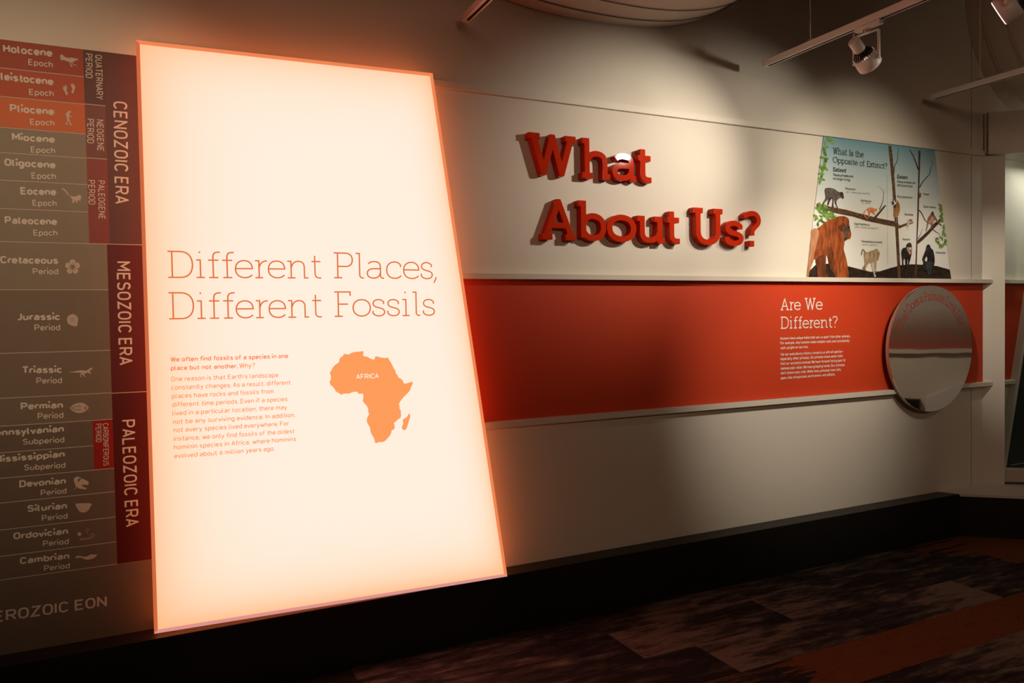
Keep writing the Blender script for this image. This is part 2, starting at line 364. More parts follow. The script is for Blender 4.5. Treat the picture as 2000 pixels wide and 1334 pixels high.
def layout(font, text, wgt, track=0.0):
    """list of (char, x) and total width in cap-height units"""
    x = 0; out = []
    for i, c in enumerate(text):
        if c == ' ': x += (.43 if font is SANS else .32)+track; continue
        g = glyph(font, c, wgt)
        out.append((c, x, g)); x += g[3]
        if i+1 < len(text):
            nx = text[i+1]
            if nx != ' ':
                sb = .18-max(0, wgt-.12)*.55 if font is SANS else .085
                if c in 'vwyAVWYTkxftr,.’' or nx in 'vwyAVWYTx,.’': sb -= .06
                if c in 'ftr' and font is SANS: sb -= .05
                if nx in 'ft' and font is SANS: sb -= .02
                if c in 'ocebpO' or nx in 'oceqdgO': sb -= .025
                x += sb-wgt*.25+track
    return out, x
def text_mesh(name, text, P0, P1, cap, font, wgt, m, parent, track=0.0, up=None, nat=False, off=.0006):
    """flat print: baseline runs from P0 to P1 in a vertical plane; cap height in metres."""
    P0, P1 = Vector(P0), Vector(P1)
    d = P1-P0; ln = d.length; ex = d.normalized()
    if up is None:
        nrm = Vector((0, -1, 0)); up = nrm.cross(ex)
        if up.z < 0 and abs(ex.x) > abs(ex.z): up = -up
    up = Vector(up).normalized(); nn = ex.cross(up)
    lay, wd = layout(font, text, wgt, track)
    sx = ln/wd
    V = []; Fs = []
    for c, x, g in lay:
        b = len(V)
        V += [P0+ex*((x+v[0])*sx)+up*(v[1]*cap)+nn*off for v in g[0]]
        Fs += [tuple(b+i for i in t) for t in g[1]]
    return part(name, V, Fs, m, parent)

# ---------------------------------------------------------------- room shell
DEPTH_PL, Z_PL = .115, .283
XC = 5.27                      # corner where the angled case front meets the long wall
TH = math.radians(36.67); EX = Vector((math.cos(TH), -math.sin(TH), 0)); EN = Vector((-math.sin(TH), -math.cos(TH), 0))

floor = box('floor', -5, 18, -11, .3, -.12, -.006, mat('plain_carpet_backing', (.030, .022, .018), .95, .05, .3, 20)); tag(floor, kind='structure')
wall = box('wall_front', -5, 8.2, 0, .2, 0, 4.4, CREAM); tag(wall, kind='structure')
ceil = box('ceiling', -5, 18, -11, .3, 4.4, 4.5, DARKC); tag(ceil, kind='structure')
for nm, a in (('wall_left', (-5.2, -5, -11, .2, 0, 4.4)), ('wall_right', (8.2, 8.4, -1.6, .2, 0, 4.4)), ('wall_rear', (-5, 18, -11.2, -11, 0, 4.4)), ('wall_far', (18, 18.2, -11, .2, 0, 4.4))):
    tag(box(nm, *a, CREAM), kind='structure')

# red band between the two ledges and the printed seams of the wall
band = part('red_band', *prism_vf([(-.02, 1.008), (8.0, 1.008), (8.0, 1.696), (-.02, 1.696)], -.003, .001), REDW, wall)
box('panel_seam', 5.148, 5.151, -.001, .001, Z_PL, 1.0, SEAM, wall)
box('panel_seam', 5.148, 5.151, -.001, .001, 1.73, 2.583, SEAM, wall)
box('panel_seam', 5.148, 5.151, -.001, .001, 2.625, 4.4, SEAM, wall)
for nm, z0, z1, dp in (('trim_1', 2.583, 2.618, .018), ('trim_2', 1.697, 1.724, .042), ('trim_3', .978, 1.006, .042)):
    o = box(nm, .02, 8.0 if nm == 'trim_1' else 8.0, -dp, .0, z0, z1, TRIMM, None, .0015); tag(o, kind='structure')

# plinth along the wall, mitred into the one under the case
AP = XC  # plinth corner
def epoint(s, off): return (XC+EX.x*s+EN.x*off, EX.y*s+EN.y*off)
SH = .40                                        # the shelf in front of the case is deeper than the plinth
fr0 = on_z(1865, 963, Z_PL); fr1 = on_z(2000, 968.5, Z_PL)
edir = (fr1-fr0).normalized(); fr2 = fr0+edir*3.4
pl = vprism('baseboard_front', [(-5, 0), (4.79, 0), (fr0.x, -DEPTH_PL), (-5, -DEPTH_PL)], 0, Z_PL, BLACKM); tag(pl, kind='structure'); bv(pl, .002, 1)
pj = box('plinth_joint', 2.38, 2.383, -DEPTH_PL-.0003, -.001, Z_PL-.2, Z_PL+.0004, SLOT, pl)
pl2 = vprism('baseboard_right', [(4.79, 0), (8.2, 0), (8.2, -2.6), (fr2.x, fr2.y), (fr0.x, -DEPTH_PL)], 0, Z_PL-.016, BLACKM); tag(pl2, kind='structure')

# ---------------------------------------------------------------- carpet planks
def carpet_mat():
    m, nt, b = _mat('streaked_carpet'); n = nt.nodes; L = nt.links
    tc = n.new('ShaderNodeTexCoord'); sep = n.new('ShaderNodeSeparateXYZ'); L.new(tc.outputs['Generated'], sep.inputs[0])
    oi = n.new('ShaderNodeObjectInfo')
    def attr(nm):
        a = n.new('ShaderNodeAttribute'); a.attribute_type = 'OBJECT'; a.attribute_name = nm; return a.outputs['Fac']
    geo = n.new('ShaderNodeNewGeometry')
    mp = n.new('ShaderNodeMapping'); mp.inputs['Scale'].default_value = (3.6, 17, 1); L.new(geo.outputs['Position'], mp.inputs[0])
    addv = n.new('ShaderNodeVectorMath'); addv.operation = 'ADD'; L.new(mp.outputs[0], addv.inputs[0])
    sc_ = n.new('ShaderNodeVectorMath'); sc_.operation = 'SCALE'; sc_.inputs[0].default_value = (31, 17, 5); L.new(oi.outputs['Random'], sc_.inputs['Scale']); L.new(sc_.outputs[0], addv.inputs[1])
    n1 = n.new('ShaderNodeTexNoise'); n1.inputs['Scale'].default_value = 1; n1.inputs['Detail'].default_value = 6; n1.inputs['Roughness'].default_value = .68
    L.new(addv.outputs[0], n1.inputs['Vector'])
    mixt = n.new('ShaderNodeMix'); L.new(sep.outputs[0], mixt.inputs[0]); L.new(attr('tone_left'), mixt.inputs[2]); L.new(attr('tone_right'), mixt.inputs[3])
    s = n.new('ShaderNodeMath'); s.operation = 'ADD'; L.new(mixt.outputs[0], s.inputs[0])
    ns = n.new('ShaderNodeMapRange'); ns.inputs[1].default_value = .3; ns.inputs[2].default_value = .7; ns.inputs[3].default_value = -.55; ns.inputs[4].default_value = .55
    L.new(n1.outputs['Fac'], ns.inputs[0]); L.new(ns.outputs[0], s.inputs[1])
    rp = n.new('ShaderNodeValToRGB'); e = rp.color_ramp.elements
    e[0].position = .18; e[0].color = (.022, .017, .017, 1); e[1].position = .86; e[1].color = (.17, .125, .10, 1)
    e2 = e.new(.48); e2.color = (.055, .042, .037, 1)
    L.new(s.outputs[0], rp.inputs[0])
    # rust colour, also streaked in from one end
    mr = n.new('ShaderNodeMix'); L.new(sep.outputs[0], mr.inputs[0]); L.new(attr('rust_left'), mr.inputs[2]); L.new(attr('rust_right'), mr.inputs[3])
    s2 = n.new('ShaderNodeMath'); s2.operation = 'ADD'; L.new(mr.outputs[0], s2.inputs[0]); L.new(ns.outputs[0], s2.inputs[1])
    mr2 = n.new('ShaderNodeMapRange'); mr2.inputs[1].default_value = .42; mr2.inputs[2].default_value = .6; L.new(s2.outputs[0], mr2.inputs[0])
    g = n.new('ShaderNodeMath'); g.operation = 'GREATER_THAN'; g.inputs[1].default_value = .02; L.new(mr.outputs[0], g.inputs[0])
    mm = n.new('ShaderNodeMath'); mm.operation = 'MULTIPLY'; L.new(mr2.outputs[0], mm.inputs[0]); L.new(g.outputs[0], mm.inputs[1])
    mc = n.new('ShaderNodeMix'); mc.data_type = 'RGBA'; L.new(mm.outputs[0], mc.inputs[0]); L.new(rp.outputs[0], mc.inputs[6])
    # small dark flecks
    fl = n.new('ShaderNodeTexNoise'); fl.inputs['Scale'].default_value = 2.2; fl.inputs['Detail'].default_value = 5; fl.inputs['Roughness'].default_value = .8
    L.new(addv.outputs[0], fl.inputs['Vector'])
    fr = n.new('ShaderNodeMapRange'); fr.inputs[1].default_value = .34; fr.inputs[2].default_value = .42; fr.inputs[3].default_value = .35; L.new(fl.outputs['Fac'], fr.inputs[0])
    mc.inputs[7].default_value = (.16, .050, .017, 1)
    m3 = n.new('ShaderNodeMix'); m3.data_type = 'RGBA'; m3.blend_type = 'MULTIPLY'; m3.inputs[0].default_value = 1
    L.new(mc.outputs[2], m3.inputs[6]); L.new(fr.outputs[0], m3.inputs[7])
    # pile grain
    gr = n.new('ShaderNodeTexNoise'); gr.inputs['Scale'].default_value = 260; L.new(geo.outputs['Position'], gr.inputs['Vector'])
    gm = n.new('ShaderNodeMapRange'); gm.inputs[3].default_value = .6; gm.inputs[4].default_value = 1.4; L.new(gr.outputs['Fac'], gm.inputs[0])
    m4 = n.new('ShaderNodeMix'); m4.data_type = 'RGBA'; m4.blend_type = 'MULTIPLY'; m4.inputs[0].default_value = 1
    L.new(m3.outputs[2], m4.inputs[6]); L.new(gm.outputs[0], m4.inputs[7])
    L.new(m4.outputs[2], b.inputs['Base Color'])
    bp = n.new('ShaderNodeBump'); bp.inputs['Strength'].default_value = .5; bp.inputs['Distance'].default_value = .004
    L.new(gr.outputs['Fac'], bp.inputs['Height']); L.new(bp.outputs['Normal'], b.inputs['Normal'])
    b.inputs['Roughness'].default_value = .95; b.inputs['Specular IOR Level'].default_value = .1
    return m
CARPET = carpet_mat()
PW, PLN = .293, .895
me_p = bpy.data.meshes.new('carpet_plank')
v, f = box_vf(0.0006, PLN-.0006, .0006, PW-.0006, -.006, 0); me_p.from_pydata(v, [], f); me_p.materials.append(CARPET)
TONES = {  # (row, index) -> tone_left, tone_right, rust_left, rust_right
 (0, 0): (.25, .05, 0, 0), (0, 1): (.62, .25, 0, 0), (0, 2): (.15, .75, 0, 0), (0, 3): (.75, .25, 0, 0), (0, 4): (.35, .45, .0, .35), (0, 5): (.4, .4, .5, 1.2), (0, 6): (.3, .3, 1.2, 1.2),
 (1, 0): (.65, .35, 0, 0), (1, 1): (.5, .1, 0, 0), (1, 2): (.9, .25, 0, 0), (1, 3): (.78, .15, 0, 0), (1, 4): (.25, .45, 0, .3), (1, 5): (.5, .4, .9, 1.3), (1, 6): (.3, .3, 1.3, 1.3),
 (2, 1): (.35, .15, 0, 0), (2, 2): (.85, .3, 0, 0), (2, 3): (.15, 1.1, 0, 0), (2, 4): (.42, .38, 0, 0), (2, 5): (.5, .4, 0, .5),
 (3, 1): (.45, .95, 0, 0), (3, 2): (.30, .30, .0, .55), (3, 3): (.3, .3, 1.1, 1.3), (3, 4): (.3, .3, 1.3, 1.3),
 (4, 1): (.35, .2, 0, 0), (4, 2): (.1, .3, 0, 0), (4, 3): (.25, .9, 0, 0), (4, 4): (.9, .6, 0, 0)}
for row in range(0, 12):
    for k in range(-1, 9):
        x0 = .745+.282*row+PLN*k-PLN*(row//4)
        y1 = -.042-PW*row
        if x0 > 7.3 or x0+PLN < -.3 or y1 < -3.4: continue
        p = bpy.data.objects.new('carpet_plank', me_p); COL.objects.link(p); p.parent = floor
        p.location = (x0, y1-PW, 0)
        key = (row, int(math.floor((x0+.2)/PLN)))
        t = TONES.get(key)
        if t is None: t = (random.uniform(.1, .8), random.uniform(.1, .8), 0, 0) if random.random() > .25 else (.3, .3, 1.2, 1.2)
        p['tone_left'], p['tone_right'], p['rust_left'], p['rust_right'] = [float(q) for q in t]
        

# ---------------------------------------------------------------- light box
FY = -DEPTH_PL
cTL, cTR, cBR, cBL = (on_y(265, 78, FY), on_y(845, 143, FY), on_y(991, 1126, FY), on_y(301, 1238, FY))
lb = empty('light_box', (.75, -.06, Z_PL), 'tall glowing orange-white trapezoid light box standing on the black plinth', 'light box')
def inset(poly, d):
    n = len(poly); out = []
    for i in range(n):
        p0, p1, p2 = Vector(poly[i-1]), Vector(poly[i]), Vector(poly[(i+1) % n])
        a, b = (p1-p0).normalized(), (p2-p1).normalized()
        na, nb = Vector((-a.y, a.x)), Vector((-b.y, b.x))
        k = d/(1+na.dot(nb)); q = p1+(na+nb)*k; out.append((q.x, q.y))
    return out
outer = [(p.x, p.z) for p in (cBL, cBR, cTR, cTL)]
RIM = .0135
inner = inset(outer, RIM)
# body: lit sides and back, set in a little from the rim
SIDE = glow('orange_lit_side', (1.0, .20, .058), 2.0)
back = inset(outer, .006)
v, f = prism_vf(back, FY+.010, -.012)
part('housing', v, f, SIDE, lb)
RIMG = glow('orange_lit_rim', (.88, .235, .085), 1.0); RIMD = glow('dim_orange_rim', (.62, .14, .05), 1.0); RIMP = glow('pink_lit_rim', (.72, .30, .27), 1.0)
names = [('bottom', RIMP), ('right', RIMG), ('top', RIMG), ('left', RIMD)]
for i, (nm, mm) in enumerate(names):
    a, b = outer[i], outer[(i+1) % 4]; c, d = inner[(i+1) % 4], inner[i]
    v, f = prism_vf([a, b, c, d], FY, FY+.010)
    o = part('rim_strip', v, f, mm, lb)
    if nm == 'bottom': o['label'] = 'pinkish bottom rim strip'
# diffuser sheet with lamp fall-off towards its edges
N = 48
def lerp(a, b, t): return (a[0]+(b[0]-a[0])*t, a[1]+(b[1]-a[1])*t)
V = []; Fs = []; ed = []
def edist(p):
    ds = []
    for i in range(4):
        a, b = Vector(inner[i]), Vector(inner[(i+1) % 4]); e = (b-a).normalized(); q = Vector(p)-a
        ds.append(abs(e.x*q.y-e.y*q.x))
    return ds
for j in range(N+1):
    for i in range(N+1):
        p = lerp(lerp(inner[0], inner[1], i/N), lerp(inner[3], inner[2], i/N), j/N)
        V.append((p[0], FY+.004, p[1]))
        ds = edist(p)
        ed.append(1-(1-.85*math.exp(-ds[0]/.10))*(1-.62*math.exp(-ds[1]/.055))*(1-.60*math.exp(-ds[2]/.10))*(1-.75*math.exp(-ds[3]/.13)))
for j in range(N):
    for i in range(N):
        a = j*(N+1)+i; Fs.append((a, a+1, a+N+2, a+N+1))
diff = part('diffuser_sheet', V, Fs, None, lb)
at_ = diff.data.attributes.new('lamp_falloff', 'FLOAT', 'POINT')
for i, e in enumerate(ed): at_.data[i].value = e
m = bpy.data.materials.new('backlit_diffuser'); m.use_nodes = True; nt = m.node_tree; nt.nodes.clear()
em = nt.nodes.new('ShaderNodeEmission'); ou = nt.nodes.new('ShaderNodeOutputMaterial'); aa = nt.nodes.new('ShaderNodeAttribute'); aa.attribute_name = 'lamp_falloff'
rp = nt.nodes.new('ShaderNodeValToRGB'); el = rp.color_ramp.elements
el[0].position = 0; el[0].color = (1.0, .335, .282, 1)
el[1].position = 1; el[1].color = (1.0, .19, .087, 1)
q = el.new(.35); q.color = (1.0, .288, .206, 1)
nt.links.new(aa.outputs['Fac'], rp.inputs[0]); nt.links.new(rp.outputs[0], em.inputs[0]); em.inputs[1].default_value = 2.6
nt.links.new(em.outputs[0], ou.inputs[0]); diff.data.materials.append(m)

TITLE = glow('backlit_title_ink', (.68, .185, .055)); BODYI = glow('backlit_orange_ink', (.94, .27, .075)); BOLDI = glow('backlit_bold_ink', (.90, .23, .08))
MAPI = glow('backlit_map_orange', (1.0, .335, .105)); MAPW = glow('backlit_map_white', (1.0, .78, .6))
FT = FY+.0034
def T(x, y, s, ox, oy, Y): return on_y(ox+x/s, oy+y/s, Y)
def capm(px_h, P):  # cap height in metres from pixels at point P
    d = (P-CAM).dot(_f); return px_h*d/F_PX
def line(name, txt, a, b, cap, s, ox, oy, Y, font, wgt, m, parent, track=0, off=.0006):
    P0, P1 = T(a[0], a[1], s, ox, oy, Y), T(b[0], b[1], s, ox, oy, Y)
    return text_mesh(name, txt, P0, P1, capm(cap/s, (P0+P1)/2), font, wgt, m, parent, track, off=off)
TW = .054
for txt, a, b, c in (('Different', (90, 277), (1097, 281), 171), ('Places,', (1170, 279), (1845, 286), 165), ('Different', (96, 547), (1101, 534), 171), ('Fossils', (1174, 531), (1832, 523), 163)):
    line('title_word', txt, a, b, c, 3.3333, 300, 460, FT, SLAB, TW, TITLE, lb, -.0)
BL = [('We often find fossils of a species in one', (118, 240), (1297, 202), 1), ('place but not another.', (121, 326), (790, 303), 1), ('Why?', (808, 302), (965, 296), 0),
 ('One reason is that Earth’s landscape', (124, 437), (1198, 393), 0), ('constantly changes. As a result, different', (127, 522), (1323, 468), 0),
 ('places have rocks and fossils from', (132, 607), (1150, 556), 0), ('different time periods. Even if a species', (134, 693), (1290, 633), 0),
 ('lived in a particular location, there may', (137, 779), (1285, 715), 0), ('not be any surviving evidence. In addition,', (142, 865), (1368, 793), 0),
 ('not every species lived everywhere. For', (146, 948), (1308, 877), 0), ('instance, we only find fossils of the oldest', (149, 1035), (1363, 955), 0),
 ('hominin species in Africa, where hominins', (152, 1120), (1378, 1033), 0), ('evolved about 6 million years ago.', (155, 1207), (1158, 1130), 0)]
for txt, a, b, bold in BL:
    line('text_line', txt, a, b, 47, 5.131, 310, 660, FT, SANS, (.17 if bold else .125), BOLDI if bold else BODYI, lb)
AFR = [(245, 380), (262, 352), (280, 318), (305, 290), (332, 275), (350, 255), (348, 235), (362, 212), (388, 195), (402, 168), (415, 176), (450, 180), (480, 163), (510, 153), (560, 149), (602, 143), (613, 152), (607, 168), (612, 178), (603, 188), (618, 199), (650, 204), (668, 213), (682, 224), (712, 233), (728, 235), (734, 222), (736, 207), (752, 198), (772, 206), (812, 214), (850, 220), (872, 211), (885, 228), (908, 266), (935, 318), (938, 330), (956, 352), (962, 384), (978, 400), (993, 433), (1015, 441), (1035, 460), (1045, 472), (1040, 484), (1062, 497), (1095, 488), (1145, 475), (1145, 495), (1126, 540), (1116, 570), (1085, 606), (1052, 636), (1022, 672), (1005, 700), (995, 722), (1003, 738), (1003, 770), (1018, 792), (1017, 830), (1019, 850), (1010, 868), (985, 885), (962, 908), (942, 924), (950, 955), (948, 985), (930, 998), (914, 1010), (915, 1025), (900, 1058), (880, 1080), (855, 1110), (830, 1127), (805, 1131), (780, 1131), (752, 1143), (735, 1136), (733, 1112), (715, 1070), (695, 1042), (686, 1005), (680, 970), (662, 940), (648, 912), (647, 885), (655, 858), (672, 828), (662, 800), (662, 775), (648, 740), (620, 708), (602, 682), (610, 655), (608, 642), (612, 620), (597, 603), (558, 607), (548, 590), (530, 582), (490, 590), (450, 606), (418, 603), (390, 608), (372, 619), (345, 600), (310, 580), (298, 555), (270, 522), (255, 515), (242, 478), (255, 455), (258, 415)]
MAD = [(1106, 818), (1115, 828), (1118, 852), (1110, 885), (1098, 925), (1085, 965), (1076, 990), (1060, 999), (1042, 1000), (1030, 982), (1029, 960), (1043, 930), (1038, 900), (1046, 878), (1068, 870), (1088, 852)]
def flat(name, pts, s, ox, oy, Y, m, parent, off=.0005, smooth=0):
    if smooth: pts = smooth_poly(pts, smooth)
    P = [T(x, y, s, ox, oy, Y-off) for x, y in pts]
    n = len(P); a = sum(P[i].x*P[(i+1) % n].z-P[(i+1) % n].x*P[i].z for i in range(n))
    if a < 0: P = P[::-1]
    return part(name, P, [tuple(range(n))], m, parent)
flat('africa_map', AFR, 5.558, 600, 660, FT, MAPI, lb)
flat('island_map', MAD, 5.558, 600, 660, FT, MAPI, lb)
line('map_lettering', 'AFRICA', (530, 448), (777, 437), 54, 5.558, 600, 660, FT, SANS, .17, MAPW, lb, off=.0012)

# ---------------------------------------------------------------- time line chart
ch = empty('time_chart', (-.5, 0, 1.4), 'geological time chart with brown, red and maroon cells left of the light box', 'chart')
CY = -.004
backing = on_y(0, 77, CY).z
zt = on_y(130, 92, CY).z
box('backing_board', -1.1, .06, CY+.0008, -.0005, .300, zt, mat('chart_line_ink', (.50, .42, .33), .6, .2), ch)
def cm(nm, c): return mat(nm, c, .55, .3, .06, 14)
C_HO, C_PE, C_PI = cm('holocene_red', (.34, .055, .022)), cm('pleistocene_red', (.42, .070, .024)), cm('pliocene_orange', (.56, .125, .034))
C_TAN = cm('tan_cell', (.235, .195, .145)); C_TAN2 = cm('brown_cell', (.185, .145, .105)); C_TAN3 = cm('umber_cell', (.15, .115, .085))
C_CEN, C_MES, C_PAL = cm('cenozoic_maroon', (.115, .042, .038)), cm('mesozoic_maroon', (.105, .011, .011)), cm('paleozoic_maroon', (.085, .006, .006))
C_QUA, C_NEO, C_PGN, C_CAR = cm('quaternary_plum', (.105, .040, .038)), cm('neogene_plum', (.18, .062, .050)), cm('paleogene_red', (.24, .050, .040)), cm('carboniferous_red', (.30, .012, .008))
def zc(y, x=110): return on_y(x, y, CY).z
rows_px = [77+13, 132.4+11.6, 188.2+10, 249+8, 297.8+7, 351.3+5.9, 406.5+4.8, 472+2.1, 565.6, 687, 772.5, 825.5, 876, 924.5, 971.5, 1022.8, 1073, 1118]   # line heights at x=110
rows_z = [zc(y) for y in rows_px]
xP, xE, xPc = on_y(166.5, 300, CY).x, on_y(216, 700, CY).x, on_y(182, 860, CY).x
xPt = -.199
cells_m = [C_HO, C_PE, C_PI, C_TAN, C_TAN, C_TAN, C_TAN, C_TAN, C_TAN2, C_TAN2, C_TAN2, C_TAN3, C_TAN3, C_TAN3, C_TAN3, C_TAN3, C_TAN3]
G = .0018
def cell(name, x0, x1, z0, z1, m): return box(name, x0, x1, CY, CY+.0012, z0, z1, m, ch)
row_cells = []
for i, mm in enumerate(cells_m):
    x1 = xPt if i < 7 else (xE if i < 11 or i > 12 else xPc)
    row_cells.append(cell('period_cell', -1.1, x1, rows_z[i+1]+G, rows_z[i]-(G if i else 0), mm))
xQ = on_y(205.5, 200, CY).x
q0, n0, p0, c1 = rows_z[0], zc(206.8-.3, 204.7), zc(310.5, 205), zc(473.8+2.5, 200)
cell('period_column_cell', xPt, xQ, n0+G, q0, C_QUA); cell('period_column_cell', xPt, xQ, p0+G, n0-G, C_NEO); cell('period_column_cell', xPt, xQ, c1+G, p0-G, C_PGN)
cell('period_column_cell', xPc, xE, rows_z[13]+G, rows_z[11]-G, C_CAR)
cen = cell('era_cell', xQ, .06, c1+G, q0, C_CEN)
mz, pz_ = zc(766.5, 250), zc(1098, 262)
cell('era_cell', xE, .06, mz+G, c1-G, C_MES); cell('era_cell', xE, .06, pz_+G, mz-G, C_PAL)
eon = cell('eon_cell', -1.1, .06, .2835, rows_z[17]-G, C_TAN3)
S1, O1 = 3.175, (0, 60); S2, O2 = 3.175, (0, 460); S3, O3 = 2.8156, (0, 860)
CT = CY
def ct(txt, a, b, cap, z, bold=1):
    s, (ox, oy) = {1: (S1, O1), 2: (S2, O2), 3: (S3, O3)}[z]
    line('cell_lettering', txt, a, b, cap, s, ox, oy, CT, SANS, .21 if bold else .15, PRINTC, ch)
for r in [('Holocene', (20, 133), (326, 163), 49, 1), ('Pleistocene', (-42, 301), (332, 340), 49, 1), ('Pliocene', (62, 503), (337, 525), 48, 1), ('Miocene', (75, 680), (341, 697), 46, 1), ('Oligocene', (28, 838), (346, 855), 46, 1), ('Eocene', (128, 1016), (350, 1022), 46, 1), ('Paleocene', (30, 1197), (355, 1206), 46, 1),
          ('Cretaceous', (2, 173), (361, 177), 46, 2), ('Jurassic', (105, 526), (374, 525), 45, 2), ('Triassic', (135, 856), (385, 852), 45, 2), ('Permian', (128, 1081), (391, 1071), 44, 2), ('Pennsylvanian', (-78, 1249), (397, 1218), 44, 2),
          ('Mississippian', (-36, 125), (357, 92), 38, 3), ('Devonian', (106, 259), (363, 240), 38, 3), ('Silurian', (150, 395), (369, 377), 38, 3), ('Ordovician', (73, 546), (375, 516), 38, 3), ('Cambrian', (109, 682), (382, 652), 38, 3)]:
    ct(*r)
for r in [('Epoch', (176, 212), (328, 229), 37, 1), ('Epoch', (182, 398), (334, 407), 37, 1), ('Epoch', (188, 583), (339, 590), 37, 1), ('Epoch', (192, 755), (343, 762), 37, 1), ('Epoch', (197, 917), (348, 920), 37, 1), ('Epoch', (203, 1086), (352, 1088), 37, 1), ('Epoch', (208, 1271), (357, 1271), 37, 1),
          ('Period', (204, 241), (362, 241), 38, 2), ('Period', (214, 590), (374, 588), 38, 2), ('Period', (226, 920), (385, 916), 38, 2), ('Period', (234, 1139), (393, 1131), 38, 2), ('Subperiod', (142, 1298), (399, 1283), 37, 2),
          ('Subperiod', (133, 166), (360, 151), 32, 3), ('Period', (224, 305), (366, 292), 32, 3), ('Period', (230, 444), (372, 430), 32, 3), ('Period', (236, 584), (378, 570), 32, 3), ('Period', (242, 720), (384, 703), 32, 3)]:
    ct(*r, bold=0)
line('eon_lettering', 'PROTEROZOIC EON', (-313, 1044), (588, 911), 60, S3, 0, 860, CT, SANS, .15, PRINTC, ch)
def vtext(txt, a, b, capx, wgt, track=.03):
    """text running downwards, letter tops to the right; a, b full-frame pixels of the baseline."""
    P0, P1 = on_y(a[0], a[1], CT), on_y(b[0], b[1], CT)
    text_mesh('column_lettering', txt, P0, P1, capx/F_PX*((P0+P1)/2-CAM).dot(_f)*1.04, SANS, wgt, PRINTC, ch, track, up=(1, 0, 0))
P_ = lambda x, y, z: (x/{1: S1, 2: S2, 3: S3}[z]+0, y/{1: S1, 2: S2, 3: S3}[z]+{1: 60, 2: 460, 3: 860}[z])
vtext('QUATERNARY', P_(590, 147, 1), P_(597, 425, 1), 11.3, .13)
vtext('PERIOD', P_(530, 140, 1), P_(532, 292, 1), 11.3, .13)
vtext('NEOGENE', P_(599, 550, 1), P_(603, 745, 1), 11.3, .13)
vtext('PERIOD', P_(540, 545, 1), P_(541, 697, 1), 11.3, .13)
vtext('PALEOGENE', P_(607, 928, 1), P_(612, 1168, 1), 11.3, .13)
vtext('PERIOD', P_(546, 925, 1), P_(549, 1077, 1), 11.3, .13)
vtext('CENOZOIC ERA', P_(702, 435, 1), P_(712, 1073, 1), 23.5, .14)
vtext('MESOZOIC ERA', P_(722, 160, 2), P_(738, 805, 2), 22.8, .14)
vtext('CARBONIFEROUS', (200.5, 827), (201.8, 909.7), 9.6, .13)
vtext('PERIOD', (186.5, 828), (187.4, 864), 9.6, .13)
vtext('PALEOZOIC ERA', (237, 820.6), (245, 1029.8), 22.6, .14)
# printed silhouettes
ICO = mat('cream_icon_print', (.56, .47, .40), .6, .25, .03, 60); ICOD = mat('brown_icon_print', (.30, .23, .18), .6, .25, .1, 60)
def icon(pts, s, ox, oy, m=None, sm=3, off=.0005): return flat('printed_icon', pts, s, ox, oy, CT, m or ICO, ch, off, sm)
s, ox, oy = 8.333, 110, 90
icon([(80, 135), (110, 150), (150, 182), (200, 192), (250, 190), (300, 200), (345, 205), (362, 235), (340, 225), (300, 245), (265, 265), (275, 290), (310, 308), (345, 312), (320, 320), (290, 315), (260, 292), (248, 270), (230, 272), (240, 300), (268, 338), (235, 328), (220, 280), (215, 262), (160, 245), (130, 230), (75, 228), (65, 190), (60, 160)], s, ox, oy)
icon([(108, 690), (130, 668), (170, 662), (175, 690), (165, 720), (188, 770), (180, 792), (155, 790), (140, 745), (115, 712)], s, ox, oy)
icon([(100, 665), (135, 645), (172, 636), (174, 652), (140, 658), (112, 672)], s, ox, oy, sm=0)
icon([(236, 645), (262, 632), (300, 655), (306, 680), (290, 720), (282, 762), (260, 768), (245, 745), (262, 700)], s, ox, oy)
icon([(232, 608), (250, 610), (300, 632), (306, 642), (285, 638), (240, 624)], s, ox, oy, sm=0)
icon([(220, 1050), (240, 1065), (235, 1088), (215, 1100), (215, 1130), (258, 1145), (255, 1158), (212, 1152), (208, 1180), (222, 1215), (235, 1265), (262, 1268), (245, 1285), (220, 1285), (200, 1220), (180, 1245), (175, 1262), (200, 1278), (150, 1275), (160, 1245), (182, 1210), (165, 1175), (168, 1150), (150, 1115), (175, 1080), (200, 1052)], s, ox, oy, sm=2)
s, ox, oy = 3.175, 0, 60      # lemur-like animal
icon([(378, 980), (398, 980), (418, 1003), (430, 1022), (455, 1028), (480, 1025), (488, 1018), (500, 1022), (505, 1040), (495, 1045), (503, 1055), (482, 1052), (478, 1058), (490, 1068), (472, 1064), (462, 1048), (460, 1068), (448, 1066), (448, 1045), (436, 1030), (415, 1012), (400, 992)], s, ox, oy, sm=2)
s, ox, oy = 3.175, 0, 460
fc = (450, 195)
for k in range(5):                                # flower
    a = math.radians(90+72*k); c, sn = math.cos(a), math.sin(a)
    pet = [(14, -6), (26, -17), (42, -14), (46, 0), (42, 14), (26, 17), (14, 6)]
    icon([(fc[0]+x*c-y*sn, fc[1]-(x*sn+y*c)) for x, y in pet], s, ox, oy, sm=3, off=.0005+.00004*k)
    icon([(fc[0]+x*c-y*sn, fc[1]-(x*sn+y*c)) for x, y in [(20, -3), (30, 0), (20, 3)]], s, ox, oy, C_TAN, 3, .0009)
icon([(fc[0]+9*math.cos(t*math.pi/4), fc[1]+9*math.sin(t*math.pi/4)) for t in range(8)], s, ox, oy, C_TAN, 2, .001)
sp = []                                            # ammonite
for k in range(22):
    a = k/21*math.tau*.97; r = 36-.6*k*.4; sp.append((450+r*math.cos(a+.9), 523-r*.98*math.sin(a+.9)))
icon([(452, 560), (476, 563), (480, 545)]+[(450+35*math.cos(a), 523-35*math.sin(a)) for a in [math.radians(d) for d in range(-30, 251, 20)]], s, ox, oy, sm=2)
